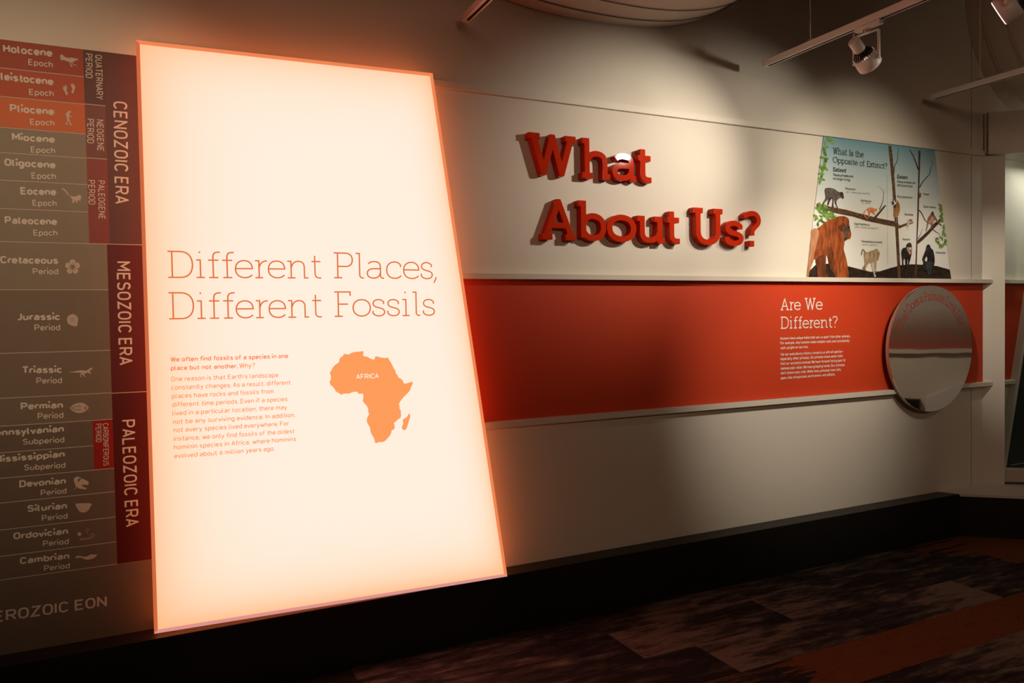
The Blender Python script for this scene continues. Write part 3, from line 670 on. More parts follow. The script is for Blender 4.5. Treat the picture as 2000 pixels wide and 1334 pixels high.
for d in range(0, 360, 30):
    a = math.radians(d); b = a+.35
    icon([(450+14*math.cos(a), 523-14*math.sin(a)), (450+33*math.cos(b), 523-33*math.sin(b)), (450+33*math.cos(b+.06), 523-33*math.sin(b+.06))], s, ox, oy, ICOD, 0, .0009)
for r0 in (7, 14):
    ring = [(450+r0*math.cos(t*math.pi/8), 523+r0*math.sin(t*math.pi/8)) for t in range(17)]+[(450+(r0-2)*math.cos(t*math.pi/8), 523+(r0-2)*math.sin(t*math.pi/8)) for t in range(16, -1, -1)]
    icon(ring, s, ox, oy, ICOD, 0, .001)
icon([(420, 848), (460, 843), (500, 835), (530, 838), (550, 830), (558, 822), (572, 820), (574, 827), (562, 835), (556, 845), (566, 855), (556, 858), (545, 850), (530, 856), (520, 862), (532, 876), (520, 874), (510, 862), (500, 870), (508, 880), (497, 876), (498, 860), (505, 852), (470, 850)], s, ox, oy, sm=2)
icon([(434, 1070), (450, 1052), (478, 1040), (510, 1038), (535, 1050), (550, 1068), (535, 1085), (510, 1098), (478, 1100), (450, 1088)], s, ox, oy, sm=3)
icon([(436, 1070), (462, 1057), (500, 1052), (500, 1056), (462, 1062), (450, 1070), (462, 1078), (500, 1084), (500, 1088), (462, 1083)], s, ox, oy, ICOD, 0, .0009)
for k in range(6): icon([(468+k*7, 1056), (470+k*7, 1056), (470+k*7, 1086), (468+k*7, 1086)], s, ox, oy, ICOD, 0, .001)
icon([(518, 1058), (536, 1062), (540, 1069), (536, 1078), (518, 1082), (526, 1070)], s, ox, oy, ICOD, 0, .0009)
s, ox, oy = 6.675, 130, 910
icon([(105, 155), (150, 138), (200, 165), (250, 185), (288, 212), (280, 248), (240, 245), (200, 250), (225, 275), (262, 288), (250, 308), (200, 300), (150, 290), (130, 270), (115, 305), (106, 300), (120, 262), (95, 200)], s, ox, oy, sm=2)
icon([(150, 185), (165, 160), (190, 168), (170, 190), (150, 215)], s, ox, oy, C_TAN3, 2, .0009)
icon([(185, 255), (235, 262), (275, 250), (262, 275), (225, 272)], s, ox, oy, C_TAN3, 0, .0009)
icon([(118, 503), (130, 490), (318, 487), (316, 520), (290, 570), (250, 602), (200, 607), (160, 585), (130, 540)], s, ox, oy, sm=2)
for k in range(9):
    a = math.radians(180+18+k*18); icon([(219, 497), (219+100*math.cos(a-.012), 497-100*math.sin(a-.012)), (219+100*math.cos(a+.012), 497-100*math.sin(a+.012))], s, ox, oy, ICOD, 0, .0009)
for k in range(10):
    a = k*math.tau/10; icon([(167+34*math.cos(a), 888+34*math.sin(a)), (167+12*math.cos(a+.5), 888+12*math.sin(a+.5)), (167+12*math.cos(a-.5), 888+12*math.sin(a-.5))], s, ox, oy, ICO, 0, .0005+.00003*k)
icon([(167+24*math.cos(t*.785), 888+22*math.sin(t*.785)) for t in range(8)], s, ox, oy, ICO, 2, .001)
for a, b in (((268, 890), (268, 800)), ((268, 860), (244, 828)), ((270, 868), (310, 808)), ((285, 845), (285, 815))):
    dx, dy = b[0]-a[0], b[1]-a[1]; l = math.hypot(dx, dy); nx, ny = -dy/l*4, dx/l*4
    icon([(a[0]-nx, a[1]-ny), (b[0]-nx, b[1]-ny), (b[0]+nx, b[1]+ny), (a[0]+nx, a[1]+ny)], s, ox, oy, ICOD, 0)
icon([(170, 945), (250, 938), (320, 922), (345, 905), (335, 895), (315, 908), (305, 895), (335, 880), (362, 888), (368, 908), (345, 935), (290, 958), (220, 965), (172, 966)], s, ox, oy, ICOD, 2)
icon([(110, 1190), (150, 1170), (210, 1182), (270, 1178), (320, 1152), (350, 1158), (395, 1155), (385, 1180), (340, 1208), (280, 1222), (230, 1215), (185, 1195), (130, 1202)], s, ox, oy, sm=2)

# ---------------------------------------------------------------- raised title letters
LS, LX, LY = 3.7037, 980, 220
LD = .036
def letter(chh, x0p, x1p, ybase, z0, cap, label, grp):
    verts, tris, bnd, wd = glyph(SLAB, chh, .145)
    xa = T(x0p, ybase, LS, LX, LY, -LD-.008).x; xb = T(x1p, ybase, LS, LX, LY, -LD-.008).x
    sx = (xb-xa)/wd
    yF, yB = -LD-.008, -.001
    V = [(v[0]*sx, yF, v[1]*cap) for v in verts]
    n = len(V); V += [(v[0], yB, v[2]) for v in V]
    Fs = [t for t in tris]+[tuple(i+n for i in reversed(t)) for t in tris]+[(b, a, a+n, b+n) for a, b in bnd]
    me = bpy.data.meshes.new('letter'); me.from_pydata(V, [], Fs); me.update()
    bm = bmesh.new(); bm.from_mesh(me); bmesh.ops.remove_doubles(bm, verts=bm.verts, dist=1e-5)
    bmesh.ops.recalc_face_normals(bm, faces=bm.faces)
    bmesh.ops.dissolve_limit(bm, angle_limit=math.radians(1.0), verts=bm.verts, edges=bm.edges)
    bm.to_mesh(me); bm.free()
    o = link('letter', me, RED3D); o.location = (xa, 0, z0)
    bv(o, .0022, 2)
    tag(o, label, 'letter', 'raised red title letters')
zb1 = (T(300, 446, LS, LX, LY, -.056).z+T(1085, 505, LS, LX, LY, -.056).z)/2
zb2 = (T(330, 916, LS, LX, LY, -.056).z+T(1500, 955, LS, LX, LY, -.056).z)/2
zc1 = T(330, 148, LS, LX, LY, -.056).z; zc2 = (T(410, 620, LS, LX, LY, -.056).z+T(1420, 684, LS, LX, LY, -.056).z)/2
cap1 = zc1-zb1; cap2 = zc2-zb2; capL = (cap1+cap2)/2
for c, a, b, lab in (('W', 175, 562, 'glossy raised red capital W beginning the upper title line'), ('h', 564, 805, 'glossy raised red letter h after the W in the upper title line'),
        ('a', 800, 990, 'raised red letter a with the bright lamp glint, upper title line'), ('t', 968, 1104, 'glossy raised red letter t ending the upper title line')):
    letter(c, a, b, 470, zb1, capL, lab, '')
for c, a, b, lab in (('A', 272, 556, 'raised red capital A beginning the lower title line'), ('b', 538, 757, 'raised red letter b after the A in the lower title line'), ('o', 762, 975, 'raised red letter o in the middle of the word About'),
        ('u', 964, 1198, 'raised red letter u between o and t in the lower title line'), ('t', 1183, 1308, 'raised red letter t ending the word About'), ('U', 1370, 1618, 'raised red capital U after the gap in the lower title line'),
        ('s', 1616, 1750, 'raised red letter s between the U and the question mark'), ('?', 1752, 1876, 'raised red question mark ending the lower title line')):
    letter(c, a, b, 930, zb2, capL, lab, '')

# ---------------------------------------------------------------- vinyl text on the red band
WT = mat('cream_vinyl', (.80, .76, .68), .5, .3, .01, 30)
vt = empty('vinyl_text', (3.6, 0, 1.35), 'cream vinyl text block on the red wall band left of the round mirror', 'wall text')
s, ox, oy = 4.5455, 1500, 550
VY = -.0036
for txt, a, b in (('Are', (108, 256), (290, 253)), ('We', (322, 252), (484, 250)), ('Different?', (108, 420), (617, 408))):
    line('heading_word', txt, a, b, 106, s, ox, oy, VY, SLAB, .095, WT, vt)
for txt, a, b in (("Humans have unique traits that set us apart from other animals.", (108, 517), (728, 495)), ("For example, only humans make complex tools and consistently", (109, 558), (722, 535)), ("walk upright on two feet.", (110, 601), (357, 590)),
        ("Yet our evolutionary history connects us with all species—", (110, 659), (670, 630)), ("especially other primates. All primates share some traits", (110, 699), (662, 670)), ("that our ancestors evolved. We have forward-facing eyes for", (110, 741), (690, 708)),
        ("stereoscopic vision. We have grasping hands. But primates", (111, 783), (680, 750)), ("don’t share every trait. While many primates have tails,", (112, 825), (648, 791)), ("apes—like chimpanzees and humans—are tailless.", (112, 869), (594, 833))):
    line('text_line', txt, a, b, 25, s, ox, oy, VY, SANS, .165, WT, vt)

# ---------------------------------------------------------------- mirror
mc_ = Vector((4.632, 0, 1.262)); MR = .414
mir = empty('round_mirror', mc_, 'round mirror with red curved lettering, mounted over the lower ledge at the right', 'mirror')
def ring_mesh(r, n=72): return [(r*math.cos(math.tau*i/n), r*math.sin(math.tau*i/n)) for i in range(n)]
MY0, MY1 = -.072, -.048
mm_, nt, b = _mat('mirror_acrylic'); b.inputs['Metallic'].default_value = 1; b.inputs['Roughness'].default_value = .03; b.inputs['Base Color'].default_value = (.80, .78, .74, 1)
n1 = nt.nodes.new('ShaderNodeTexNoise'); n1.inputs['Scale'].default_value = 2.2; bp = nt.nodes.new('ShaderNodeBump'); bp.inputs['Strength'].default_value = .06; bp.inputs['Distance'].default_value = .02
tc = nt.nodes.new('ShaderNodeTexCoord'); nt.links.new(tc.outputs['Object'], n1.inputs['Vector']); nt.links.new(n1.outputs['Fac'], bp.inputs['Height']); nt.links.new(bp.outputs['Normal'], b.inputs['Normal'])
MIRM = mm_
rg = ring_mesh(MR)
v, f = prism_vf([(mc_.x+x, mc_.z+y) for x, y in rg], MY0+.006, MY1)
part('backing_disc', v, f, mat('acrylic_edge_with_red_light', (.42, .30, .25), .3, .5), mir)  # red light falling on the edge is put into its colour
v, f = prism_vf([(mc_.x+x, mc_.z+y) for x, y in rg], MY0, MY0+.006)
part('mirror_face', v, f, MIRM, mir)
v, f = prism_vf([(mc_.x+x*.35, mc_.z+y*.35) for x, y in rg], MY1, -.003)
part('wall_mount', v, f, SLOT, mir)
MRED = mat('red_mirror_vinyl', (.45, .045, .025), .5, .3)
lay, wd = layout(SLAB, 'What Does a Primate Look Like?', .085, .02)
r0 = MR*.765; capA = MR*.150; a0, a1 = math.radians(158), math.radians(21)
k = (a0-a1)/wd; V = []; Fs = []
for c, x, g in lay:
    am = a0-k*(x+g[3]/2); b0 = len(V)
    ctr = Vector((mc_.x+r0*math.cos(am), MY0-.0006, mc_.z+r0*math.sin(am)))
    ex = Vector((math.sin(am), 0, -math.cos(am))); up = Vector((math.cos(am), 0, math.sin(am)))
    sx = k*r0*1.04
    V += [ctr+ex*((p[0]-g[3]/2)*sx)+up*(p[1]*capA) for p in g[0]]; Fs += [tuple(b0+i for i in t) for t in g[1]]
part('curved_lettering', V, Fs, MRED, mir)

# ---------------------------------------------------------------- poster
PY = -.006
po = empty('primate_poster', (4.2, 0, 1.725), 'trapezoid poster of primates on branches standing on the upper ledge', 'poster')
pc = [on_y(1575, 542, PY), on_y(1858, 545.8, PY), on_y(1825.4, 296.5, PY), on_y(1608.8, 268.3, PY)]
zlo, zhi = 1.7245, 2.5825
v, f = prism_vf([(pc[0].x, zlo), (pc[1].x, zlo), (pc[2].x, zhi), (pc[3].x, zhi)], PY, 0)
pm, nt, b = _mat('printed_sky'); n = nt.nodes; L = nt.links
g_ = n.new('ShaderNodeNewGeometry'); sp_ = n.new('ShaderNodeSeparateXYZ'); L.new(g_.outputs['Position'], sp_.inputs[0])
mr = n.new('ShaderNodeMapRange'); mr.inputs[1].default_value = zlo; mr.inputs[2].default_value = zhi; L.new(sp_.outputs[2], mr.inputs[0])
rp = n.new('ShaderNodeValToRGB'); el = rp.color_ramp.elements; el[0].position = .45; el[0].color = (.86, .85, .80, 1); el[1].position = 1; el[1].color = (.17, .34, .42, 1)
q = el.new(.78); q.color = (.44, .56, .58, 1)
L.new(mr.outputs[0], rp.inputs[0]); L.new(rp.outputs[0], b.inputs['Base Color']); b.inputs['Roughness'].default_value = .45; b.inputs['Specular IOR Level'].default_value = .3
part('printed_sheet', v, f, pm, po)
def pmat(nm, c1, c2, sc=30, stretch=(1, 1, 1)):
    m, nt, b = _mat(nm); n = nt.nodes; L = nt.links
    tc = n.new('ShaderNodeTexCoord'); mp = n.new('ShaderNodeMapping'); mp.inputs['Scale'].default_value = stretch
    no = n.new('ShaderNodeTexNoise'); no.inputs['Scale'].default_value = sc; no.inputs['Detail'].default_value = 4
    L.new(tc.outputs['Object'], mp.inputs[0]); L.new(mp.outputs[0], no.inputs['Vector'])
    rp = n.new('ShaderNodeValToRGB'); rp.color_ramp.elements[0].position = .35; rp.color_ramp.elements[1].position = .65
    rp.color_ramp.elements[0].color = tuple(c1)+(1,); rp.color_ramp.elements[1].color = tuple(c2)+(1,)
    L.new(no.outputs['Fac'], rp.inputs[0]); L.new(rp.outputs[0], b.inputs['Base Color']); b.inputs['Roughness'].default_value = .5; b.inputs['Specular IOR Level'].default_value = .3
    return m
K_SOIL = pmat('print_soil', (.012, .008, .006), (.045, .028, .018), 60); K_BARK = pmat('print_bark', (.055, .028, .014), (.19, .10, .055), 45, (1, 1, 3)); K_BARK2 = pmat('print_dark_bark', (.045, .028, .020), (.11, .065, .042), 45)
K_TWIG = pmat('print_twig', (.07, .05, .04), (.12, .09, .07), 40); K_LEAF = pmat('print_leaf', (.10, .22, .03), (.26, .42, .08), 25); K_LEAF2 = pmat('print_dark_leaf', (.05, .12, .02), (.12, .24, .04), 25)
K_ORANG = pmat('print_orange_fur', (.20, .045, .012), (.46, .115, .03), 26, (2.2, 1, .6)); K_ORANG2 = pmat('print_dark_orange_fur', (.09, .025, .010), (.20, .055, .018), 26, (2, 1, .6)); K_ORANGL = pmat('print_pale_orange_fur', (.42, .17, .075), (.60, .27, .14), 20, (2, 1, .6))
K_FACE = pmat('print_dark_face', (.09, .055, .045), (.17, .11, .085), 40); K_GREY = pmat('print_grey_fur', (.075, .062, .052), (.17, .14, .12), 40); K_GREYD = pmat('print_dark_grey_fur', (.03, .025, .022), (.08, .065, .055), 40)
K_TAN = pmat('print_tan_fur', (.30, .20, .11), (.55, .42, .27), 40, (2, 1, .7)); K_PALE = pmat('print_pale_fur', (.50, .44, .34), (.68, .62, .50), 40); K_BLK = pmat('print_black_fur', (.010, .009, .009), (.035, .03, .03), 40); K_BLK2 = pmat('print_charcoal_fur', (.03, .03, .033), (.06, .06, .065), 40)
K_MONK = pmat('print_bright_orange_fur', (.65, .20, .07), (.80, .32, .14), 40); K_PINK = pmat('print_pink_skin', (.50, .26, .20), (.62, .36, .28), 40); K_RED = pmat('print_red_skin', (.60, .06, .05), (.70, .12, .09), 40); K_WHT = pmat('print_white_fur', (.7, .68, .62), (.8, .78, .74), 40)
K_BRN = pmat('print_red_brown_fur', (.22, .10, .05), (.36, .19, .11), 40); K_LEMUR = pmat('print_lemur_fur', (.24, .10, .03), (.50, .25, .09), 30, (2, 1, .6))
K_INK = pmat('print_ink', (.03, .035, .035), (.04, .045, .045)); K_INKG = pmat('print_grey_ink', (.20, .20, .19), (.24, .24, .23))
A_ = (4.303, 1560, 250); B_ = (6.67, 1570, 350); D_ = (9.529, 1730, 410); U_ = (9.529, 1730, 280); Q_ = (9.527, 1590, 260)
lvl = [0.0004]
def pp(name, pts, fr, m, sm=3):
    lvl[0] += .00003
    return flat(name, pts, *fr, PY, m, po, lvl[0], sm)
def twig(name, pts, wds, fr, m):
    L_, R_ = [], []
    for i, p in enumerate(pts):
        a = pts[max(i-1, 0)]; b = pts[min(i+1, len(pts)-1)]; dx, dy = b[0]-a[0], b[1]-a[1]; l = math.hypot(dx, dy) or 1
        w_ = wds[0]+(wds[1]-wds[0])*i/(len(pts)-1)
        L_.append((p[0]-dy/l*w_/2, p[1]+dx/l*w_/2)); R_.append((p[0]+dy/l*w_/2, p[1]-dx/l*w_/2))
    return pp(name, L_+R_[::-1], fr, m, 0)
# ground
pp('printed_ground', [(82, 1258), (90, 1200), (140, 1152), (240, 1140), (330, 1150), (420, 1163), (520, 1188), (600, 1208), (680, 1205), (760, 1180), (860, 1153), (950, 1145), (1060, 1150), (1160, 1160), (1270, 1190), (1282, 1268), (1282, 1271), (680, 1262)], A_, K_SOIL, 0)
twig('divider_line', [(742, 395), (748, 1145)], (1.6, 1.6), A_, K_INKG)
# branches and trunks
pp('printed_branch', [(168, 312), (250, 335), (400, 368), (560, 400), (700, 440), (860, 478), (980, 510), (1135, 540), (1200, 552), (1200, 622), (1100, 605), (960, 575), (820, 545), (640, 488), (500, 462), (400, 440), (280, 400), (160, 380)], B_, K_BARK, 0)
pp('printed_trunk', [(752, 146), (778, 150), (790, 240), (803, 400), (815, 560), (830, 700), (838, 860), (848, 1050), (858, 1268), (834, 1268), (822, 1050), (812, 860), (800, 700), (786, 500), (768, 300)], A_, K_BARK, 0)
pp('printed_trunk', [(1006, 188), (1024, 190), (1020, 330), (1014, 500), (1010, 700), (1000, 900), (994, 1100), (988, 1268), (976, 1268), (982, 1100), (990, 900), (996, 700), (1002, 500), (1006, 330)], A_, K_BARK2, 0)
pp('printed_branch', [(985, 960), (1030, 915), (1090, 860), (1140, 800), (1192, 758), (1196, 785), (1150, 830), (1095, 890), (1040, 945), (1002, 976)], A_, K_BARK2, 0)
pp('printed_branch', [(835, 822), (870, 812), (930, 790), (962, 782), (962, 800), (925, 812), (880, 830), (838, 845)], A_, K_BARK, 0)
twig('printed_twig', [(800, 380), (803, 330), (830, 270), (835, 210), (838, 165)], (9, 3), A_, K_TWIG)
twig('printed_twig', [(1006, 350), (985, 290), (960, 230), (940, 195), (932, 178)], (12, 5), A_, K_BARK2)
twig('printed_twig', [(1016, 500), (1040, 455), (1070, 420), (1100, 390), (1108, 340), (1122, 310), (1118, 270)], (10, 2), A_, K_BARK2)
twig('printed_twig', [(1012, 690), (1035, 720), (1060, 775), (1080, 790)], (10, 6), A_, K_BARK2)
twig('printed_twig', [(1002, 935), (1020, 900), (1034, 865), (1042, 840)], (6, 2), A_, K_TWIG)
twig('printed_twig', [(1125, 850), (1150, 872), (1175, 885), (1195, 910)], (8, 3), A_, K_BARK2)
twig('printed_twig', [(830, 800), (848, 825), (856, 850)], (7, 3), A_, K_BARK2)
twig('printed_twig', [(900, 830), (915, 845), (922, 865)], (2, 1), A_, K_TWIG)
pp('printed_branch', [(905, 520), (925, 480), (985, 415), (1040, 350), (1062, 335), (1072, 345), (1010, 425), (955, 490), (930, 525), (910, 540)], B_, K_BARK2, 0)
twig('printed_twig', [(985, 400), (1005, 350), (1030, 290), (1042, 185)], (14, 5), B_, K_TWIG)
twig('printed_twig', [(1042, 185), (1020, 140), (990, 100), (955, 98)], (4, 2), B_, K_TWIG)
twig('printed_twig', [(1044, 185), (1052, 120)], (3, 1.5), B_, K_TWIG)
twig('printed_twig', [(118, 632), (150, 600), (180, 570)], (3, 2), B_, K_TWIG)
# leaves
rl = random.Random(3)
def leaf(cx, cy, l, a, fr, m):
    c, sn = math.cos(a), math.sin(a); l *= 1.45; pts = [(-l, 0), (-l*.3, -l*.42), (l*.35, -l*.36), (l, 0), (l*.35, l*.36), (-l*.3, l*.42)]
    pp('printed_leaf', [(cx+x*c-y*sn, cy+x*sn+y*c) for x, y in pts], fr, m, 2)
for cx, cy, l, a in [(262, 100, 22, .6), (280, 112, 20, 1.2), (250, 95, 16, 2.2), (225, 128, 17, 1.6), (228, 158, 17, .2), (215, 185, 22, 1.4), (222, 215, 20, 1.1), (208, 250, 19, .3), (225, 280, 22, 2.0), (232, 262, 16, 2.8), (215, 310, 22, 1.8), (226, 340, 20, .7), (200, 350, 19, 1.5), (188, 330, 16, 1.3), (193, 385, 19, .2), (190, 412, 17, 2.0), (203, 432, 15, .4), (178, 455, 17, 1.7), (180, 430, 13, .8)]:
    leaf(cx, cy, l, a, A_, K_LEAF if rl.random() > .35 else K_LEAF2)
for cx, cy, l, a in [(205, 345, 34, 1.5), (185, 385, 30, .4), (240, 375, 32, 2.2), (285, 360, 30, 1.0), (210, 420, 32, .9), (262, 410, 30, 1.9), (310, 400, 30, 2.4), (250, 440, 26, .3), (300, 440, 30, .8), (345, 455, 30, 1.7), (280, 480, 32, .5), (325, 480, 28, 2.0), (378, 460, 26, 1.4), (365, 500, 24, .6), (160, 490, 32, .9), (158, 515, 26, 2.0), (225, 485, 20, .5), (215, 535, 28, 2.5), (240, 550, 22, .9), (185, 590, 24, 1.5), (262, 556, 14, .4), (400, 490, 20, 2.4), (320, 520, 24, .3)]:
    leaf(cx, cy, l, a, B_, K_LEAF if rl.random() > .35 else K_LEAF2)
for cx, cy, l, a in [(1190, 650, 16, .7), (1196, 690, 17, 1.8), (1188, 672, 13, 2.4)]: leaf(cx, cy, l, a, A_, K_LEAF)
for cx, cy, l, a in [(1020, 10, 30, 1.4), (1040, 90, 36, 1.8), (1030, 130, 34, .6), (1050, 180, 34, 1.3), (1040, 215, 28, .2), (1080, 300, 26, 1.6), (1075, 340, 22, .4), (1070, 400, 30, 2.0), (1090, 440, 28, .8), (1060, 460, 24, 1.5), (1100, 480, 26, 2.3), (960, 530, 28, .3), (945, 580, 32, 1.1), (980, 600, 26, 1.9), (1030, 515, 30, .4), (1050, 545, 24, 1.4), (1000, 640, 32, 1.2), (1045, 660, 34, .5), (1075, 640, 28, 2.2), (1105, 600, 32, 1.6), (1115, 560, 26, .6), (1110, 640, 22, .3), (1040, 695, 18, 1.5), (1005, 690, 20, 1.7)]:
    leaf(cx, cy, l, a, D_, K_LEAF if rl.random() > .3 else K_LEAF2)
# the big orange ape
pp('printed_great_ape', [(112, 650), (160, 645), (210, 620), (262, 570), (330, 530), (385, 515), (420, 492), (480, 480), (545, 488), (585, 520), (592, 580), (600, 640), (612, 680), (618, 730), (600, 778), (570, 775), (535, 805), (528, 850), (520, 920), (545, 1000), (562, 1080), (578, 1180), (585, 1285), (520, 1285), (420, 1275), (400, 1240), (350, 1180), (325, 1100), (315, 1040), (300, 985), (290, 1010), (285, 1120), (290, 1220), (310, 1280), (190, 1275), (175, 1180), (155, 1080), (150, 1045), (130, 1050), (95, 1150), (70, 1220), (62, 1278), (40, 1278), (60, 1100), (85, 880), (105, 720)], B_, K_ORANG, 2)
pp('printed_shadow_fur', [(315, 1000), (330, 900), (360, 870), (390, 960), (380, 1060), (400, 1180), (425, 1260), (400, 1240), (350, 1180), (325, 1100)], B_, K_ORANG2, 2)
pp('printed_leg_fur', [(160, 1050), (200, 1000), (260, 985), (290, 1010), (285, 1120), (290, 1220), (308, 1278), (195, 1272), (175, 1180), (158, 1090)], B_, K_ORANG2, 2)
pp('printed_pale_flank', [(112, 652), (180, 642), (200, 720), (170, 830), (140, 950), (125, 1045), (92, 1150), (70, 1220), (60, 1272), (42, 1275), (60, 1100), (85, 880), (104, 720)], B_, K_ORANGL, 2)
pp('printed_cheek', [(440, 625), (520, 575), (535, 590), (510, 640), (500, 690), (470, 660)], B_, K_ORANG2, 2)
pp('printed_face', [(520, 630), (545, 600), (585, 595), (600, 625), (598, 655), (612, 680), (580, 690), (560, 740), (535, 745), (512, 700)], B_, K_FACE, 2)
pp('printed_eye', [(575, 622), (592, 618), (596, 640), (580, 645)], B_, K_BLK, 2)
pp('printed_beard', [(560, 740), (585, 690), (612, 685), (618, 730), (600, 778), (570, 772)], B_, K_ORANG, 2)
pp('printed_chin', [(525, 760), (560, 765), (575, 778), (540, 805), (528, 800)], B_, K_GREYD, 2)
# grey ape on the branch
pp('printed_grey_ape', [(275, 135), (290, 115), (340, 112), (400, 128), (440, 158), (470, 170), (495, 165), (515, 185), (518, 215), (524, 240), (510, 254), (490, 240), (470, 245), (440, 265), (425, 300), (432, 345), (448, 372), (432, 368), (415, 330), (405, 290), (398, 262), (390, 300), (388, 350), (395, 362), (368, 355), (375, 290), (372, 245), (355, 262), (335, 300), (322, 338), (308, 335), (315, 290), (325, 262), (295, 285), (268, 310), (262, 335), (242, 328), (255, 295), (280, 255), (285, 220), (278, 180)], B_, K_GREY, 2)
pp('printed_far_leg', [(340, 235), (372, 240), (350, 270), (335, 300), (322, 338), (308, 335), (315, 290), (328, 255)], B_, K_GREYD, 2)
pp('printed_head', [(470, 175), (495, 165), (515, 185), (518, 215), (524, 240), (510, 254), (490, 236), (468, 215)], B_, K_GREYD, 2)
# small orange monkey
pp('printed_orange_monkey', [(828, 385), (850, 368), (890, 370), (925, 385), (948, 378), (955, 400), (945, 420), (925, 425), (915, 440), (930, 455), (918, 462), (900, 440), (880, 430), (868, 440), (858, 470), (860, 495), (838, 490), (840, 465), (848, 440), (835, 415)], B_, K_MONK, 2)
twig('printed_tail', [(840, 382), (800, 405), (782, 445), (790, 480), (815, 500), (832, 508)], (9, 11), B_, K_MONK)
# baboon
pp('printed_baboon', [(790, 945), (830, 950), (880, 930), (910, 925), (935, 905), (965, 918), (985, 950), (985, 1000), (970, 1040), (950, 1060), (948, 1110), (942, 1170), (940, 1215), (928, 1210), (925, 1150), (915, 1130), (915, 1180), (930, 1240), (943, 1268), (920, 1272), (912, 1240), (890, 1160), (875, 1100), (845, 1090), (815, 1150), (800, 1170), (812, 1190), (770, 1190), (768, 1150), (790, 1120), (795, 1080), (785, 1010)], B_, K_TAN, 2)
pp('printed_pale_leg', [(878, 1095), (912, 1080), (915, 1180), (930, 1240), (943, 1268), (920, 1272), (912, 1240), (890, 1160)], B_, K_PALE, 2)
pp('printed_dark_foot', [(795, 1120), (800, 1170), (814, 1190), (770, 1190), (768, 1150), (785, 1130)], B_, K_BRN, 2)
pp('printed_muzzle', [(955, 965), (982, 965), (978, 1020), (965, 1058), (948, 1050), (955, 1010)], B_, K_BRN, 2)
pp('printed_muzzle_highlight', [(966, 990), (982, 985), (978, 1030), (966, 1050)], B_, K_PINK, 2)
twig('printed_tail', [(795, 950), (785, 925), (768, 912), (760, 940), (752, 985)], (10, 14), B_, K_BRN)
# lemur
s9 = U_
pp('printed_lemur', [(150, 1060), (200, 1055), (240, 1100), (265, 1170), (262, 1250), (245, 1310), (235, 1350), (205, 1375), (165, 1390), (145, 1330), (150, 1240), (145, 1150)], U_, K_LEMUR, 2)
pp('printed_lemur_head', [(100, 1075), (125, 1050), (160, 1055), (195, 1062), (200, 1090), (175, 1150), (150, 1165), (125, 1130), (105, 1100)], U_, K_WHT, 2)
pp('printed_lemur_mask', [(112, 1085), (135, 1075), (155, 1105), (150, 1140), (132, 1150), (118, 1115)], U_, K_BLK, 2)
pp('printed_lemur_cap', [(118, 1058), (135, 1046), (155, 1058), (150, 1072)], U_, K_BLK, 2)
pp('printed_lemur_ear', [(170, 1062), (192, 1060), (188, 1090), (172, 1090)], U_, K_BLK, 2)
pp('printed_lemur_arm', [(150, 1165), (190, 1130), (185, 1180), (155, 1215)], U_, K_BLK, 2)
for k in range(7):
    y = 120+k*18; pp('printed_tail_ring', [(192-k*1, y), (215-k*1, y+2), (215-k, y+10), (192-k, y+9)], D_, K_BLK if k % 2 else K_WHT, 0)
# bush baby
pp('printed_bush_baby', [(400, 195), (425, 165), (465, 165), (500, 162), (498, 195), (508, 220), (490, 240), (455, 245), (435, 262), (432, 300), (415, 315), (392, 300), (395, 260), (405, 235)], D_, K_PALE, 2)
pp('printed_bush_baby_face', [(440, 185), (478, 178), (485, 215), (450, 220)], D_, K_BRN, 2)
# tarsier
pp('printed_tarsier', [(628, 925), (650, 918), (662, 950), (652, 1000), (632, 1020), (622, 990)], U_, K_BRN, 2)
# spider monkey
pp('printed_spider_monkey', [(850, 40), (875, 25), (895, 45), (900, 85), (930, 130), (960, 190), (1000, 240), (1045, 285), (1040, 298), (990, 262), (945, 215), (918, 170), (900, 200), (880, 250), (870, 300), (858, 350), (832, 352), (842, 300), (850, 265), (810, 260), (795, 240), (785, 290), (770, 340), (755, 390), (742, 395), (750, 345), (765, 280), (770, 210), (790, 140), (830, 90)], D_, K_BRN, 2)
pp('printed_belly', [(815, 190), (850, 125), (890, 130), (895, 180), (880, 240), (820, 255), (800, 230)], D_, K_PINK, 2)
pp('printed_monkey_face', [(852, 50), (888, 48), (885, 88), (862, 92)], D_, K_GREYD, 2)
# mandrill
pp('printed_mandrill', [(330, 705), (375, 700), (385, 650), (420, 615), (460, 610), (480, 650), (485, 720), (482, 800), (470, 870), (455, 930), (440, 980), (435, 1050), (460, 1072), (415, 1080), (412, 1040), (415, 960), (405, 900), (400, 960), (402, 1040), (405, 1082), (375, 1080), (365, 1000), (360, 920), (340, 900), (330, 960), (332, 1060), (305, 1065), (308, 980), (300, 880), (290, 800), (302, 740)], D_, K_BLK, 2)
pp('printed_mandrill_beard', [(392, 690), (425, 690), (440, 740), (480, 760), (465, 810), (445, 838), (425, 790), (400, 760)], D_, K_TAN, 2)
pp('printed_mandrill_nose', [(440, 700), (470, 695), (475, 740), (445, 745)], D_, K_WHT, 2)
pp('printed_mandrill_muzzle', [(440, 745), (472, 742), (474, 772), (448, 782)], D_, K_RED, 2)
pp('printed_mandrill_hair', [(388, 665), (420, 620), (455, 640), (440, 690), (395, 690)], D_, K_GREYD, 2)
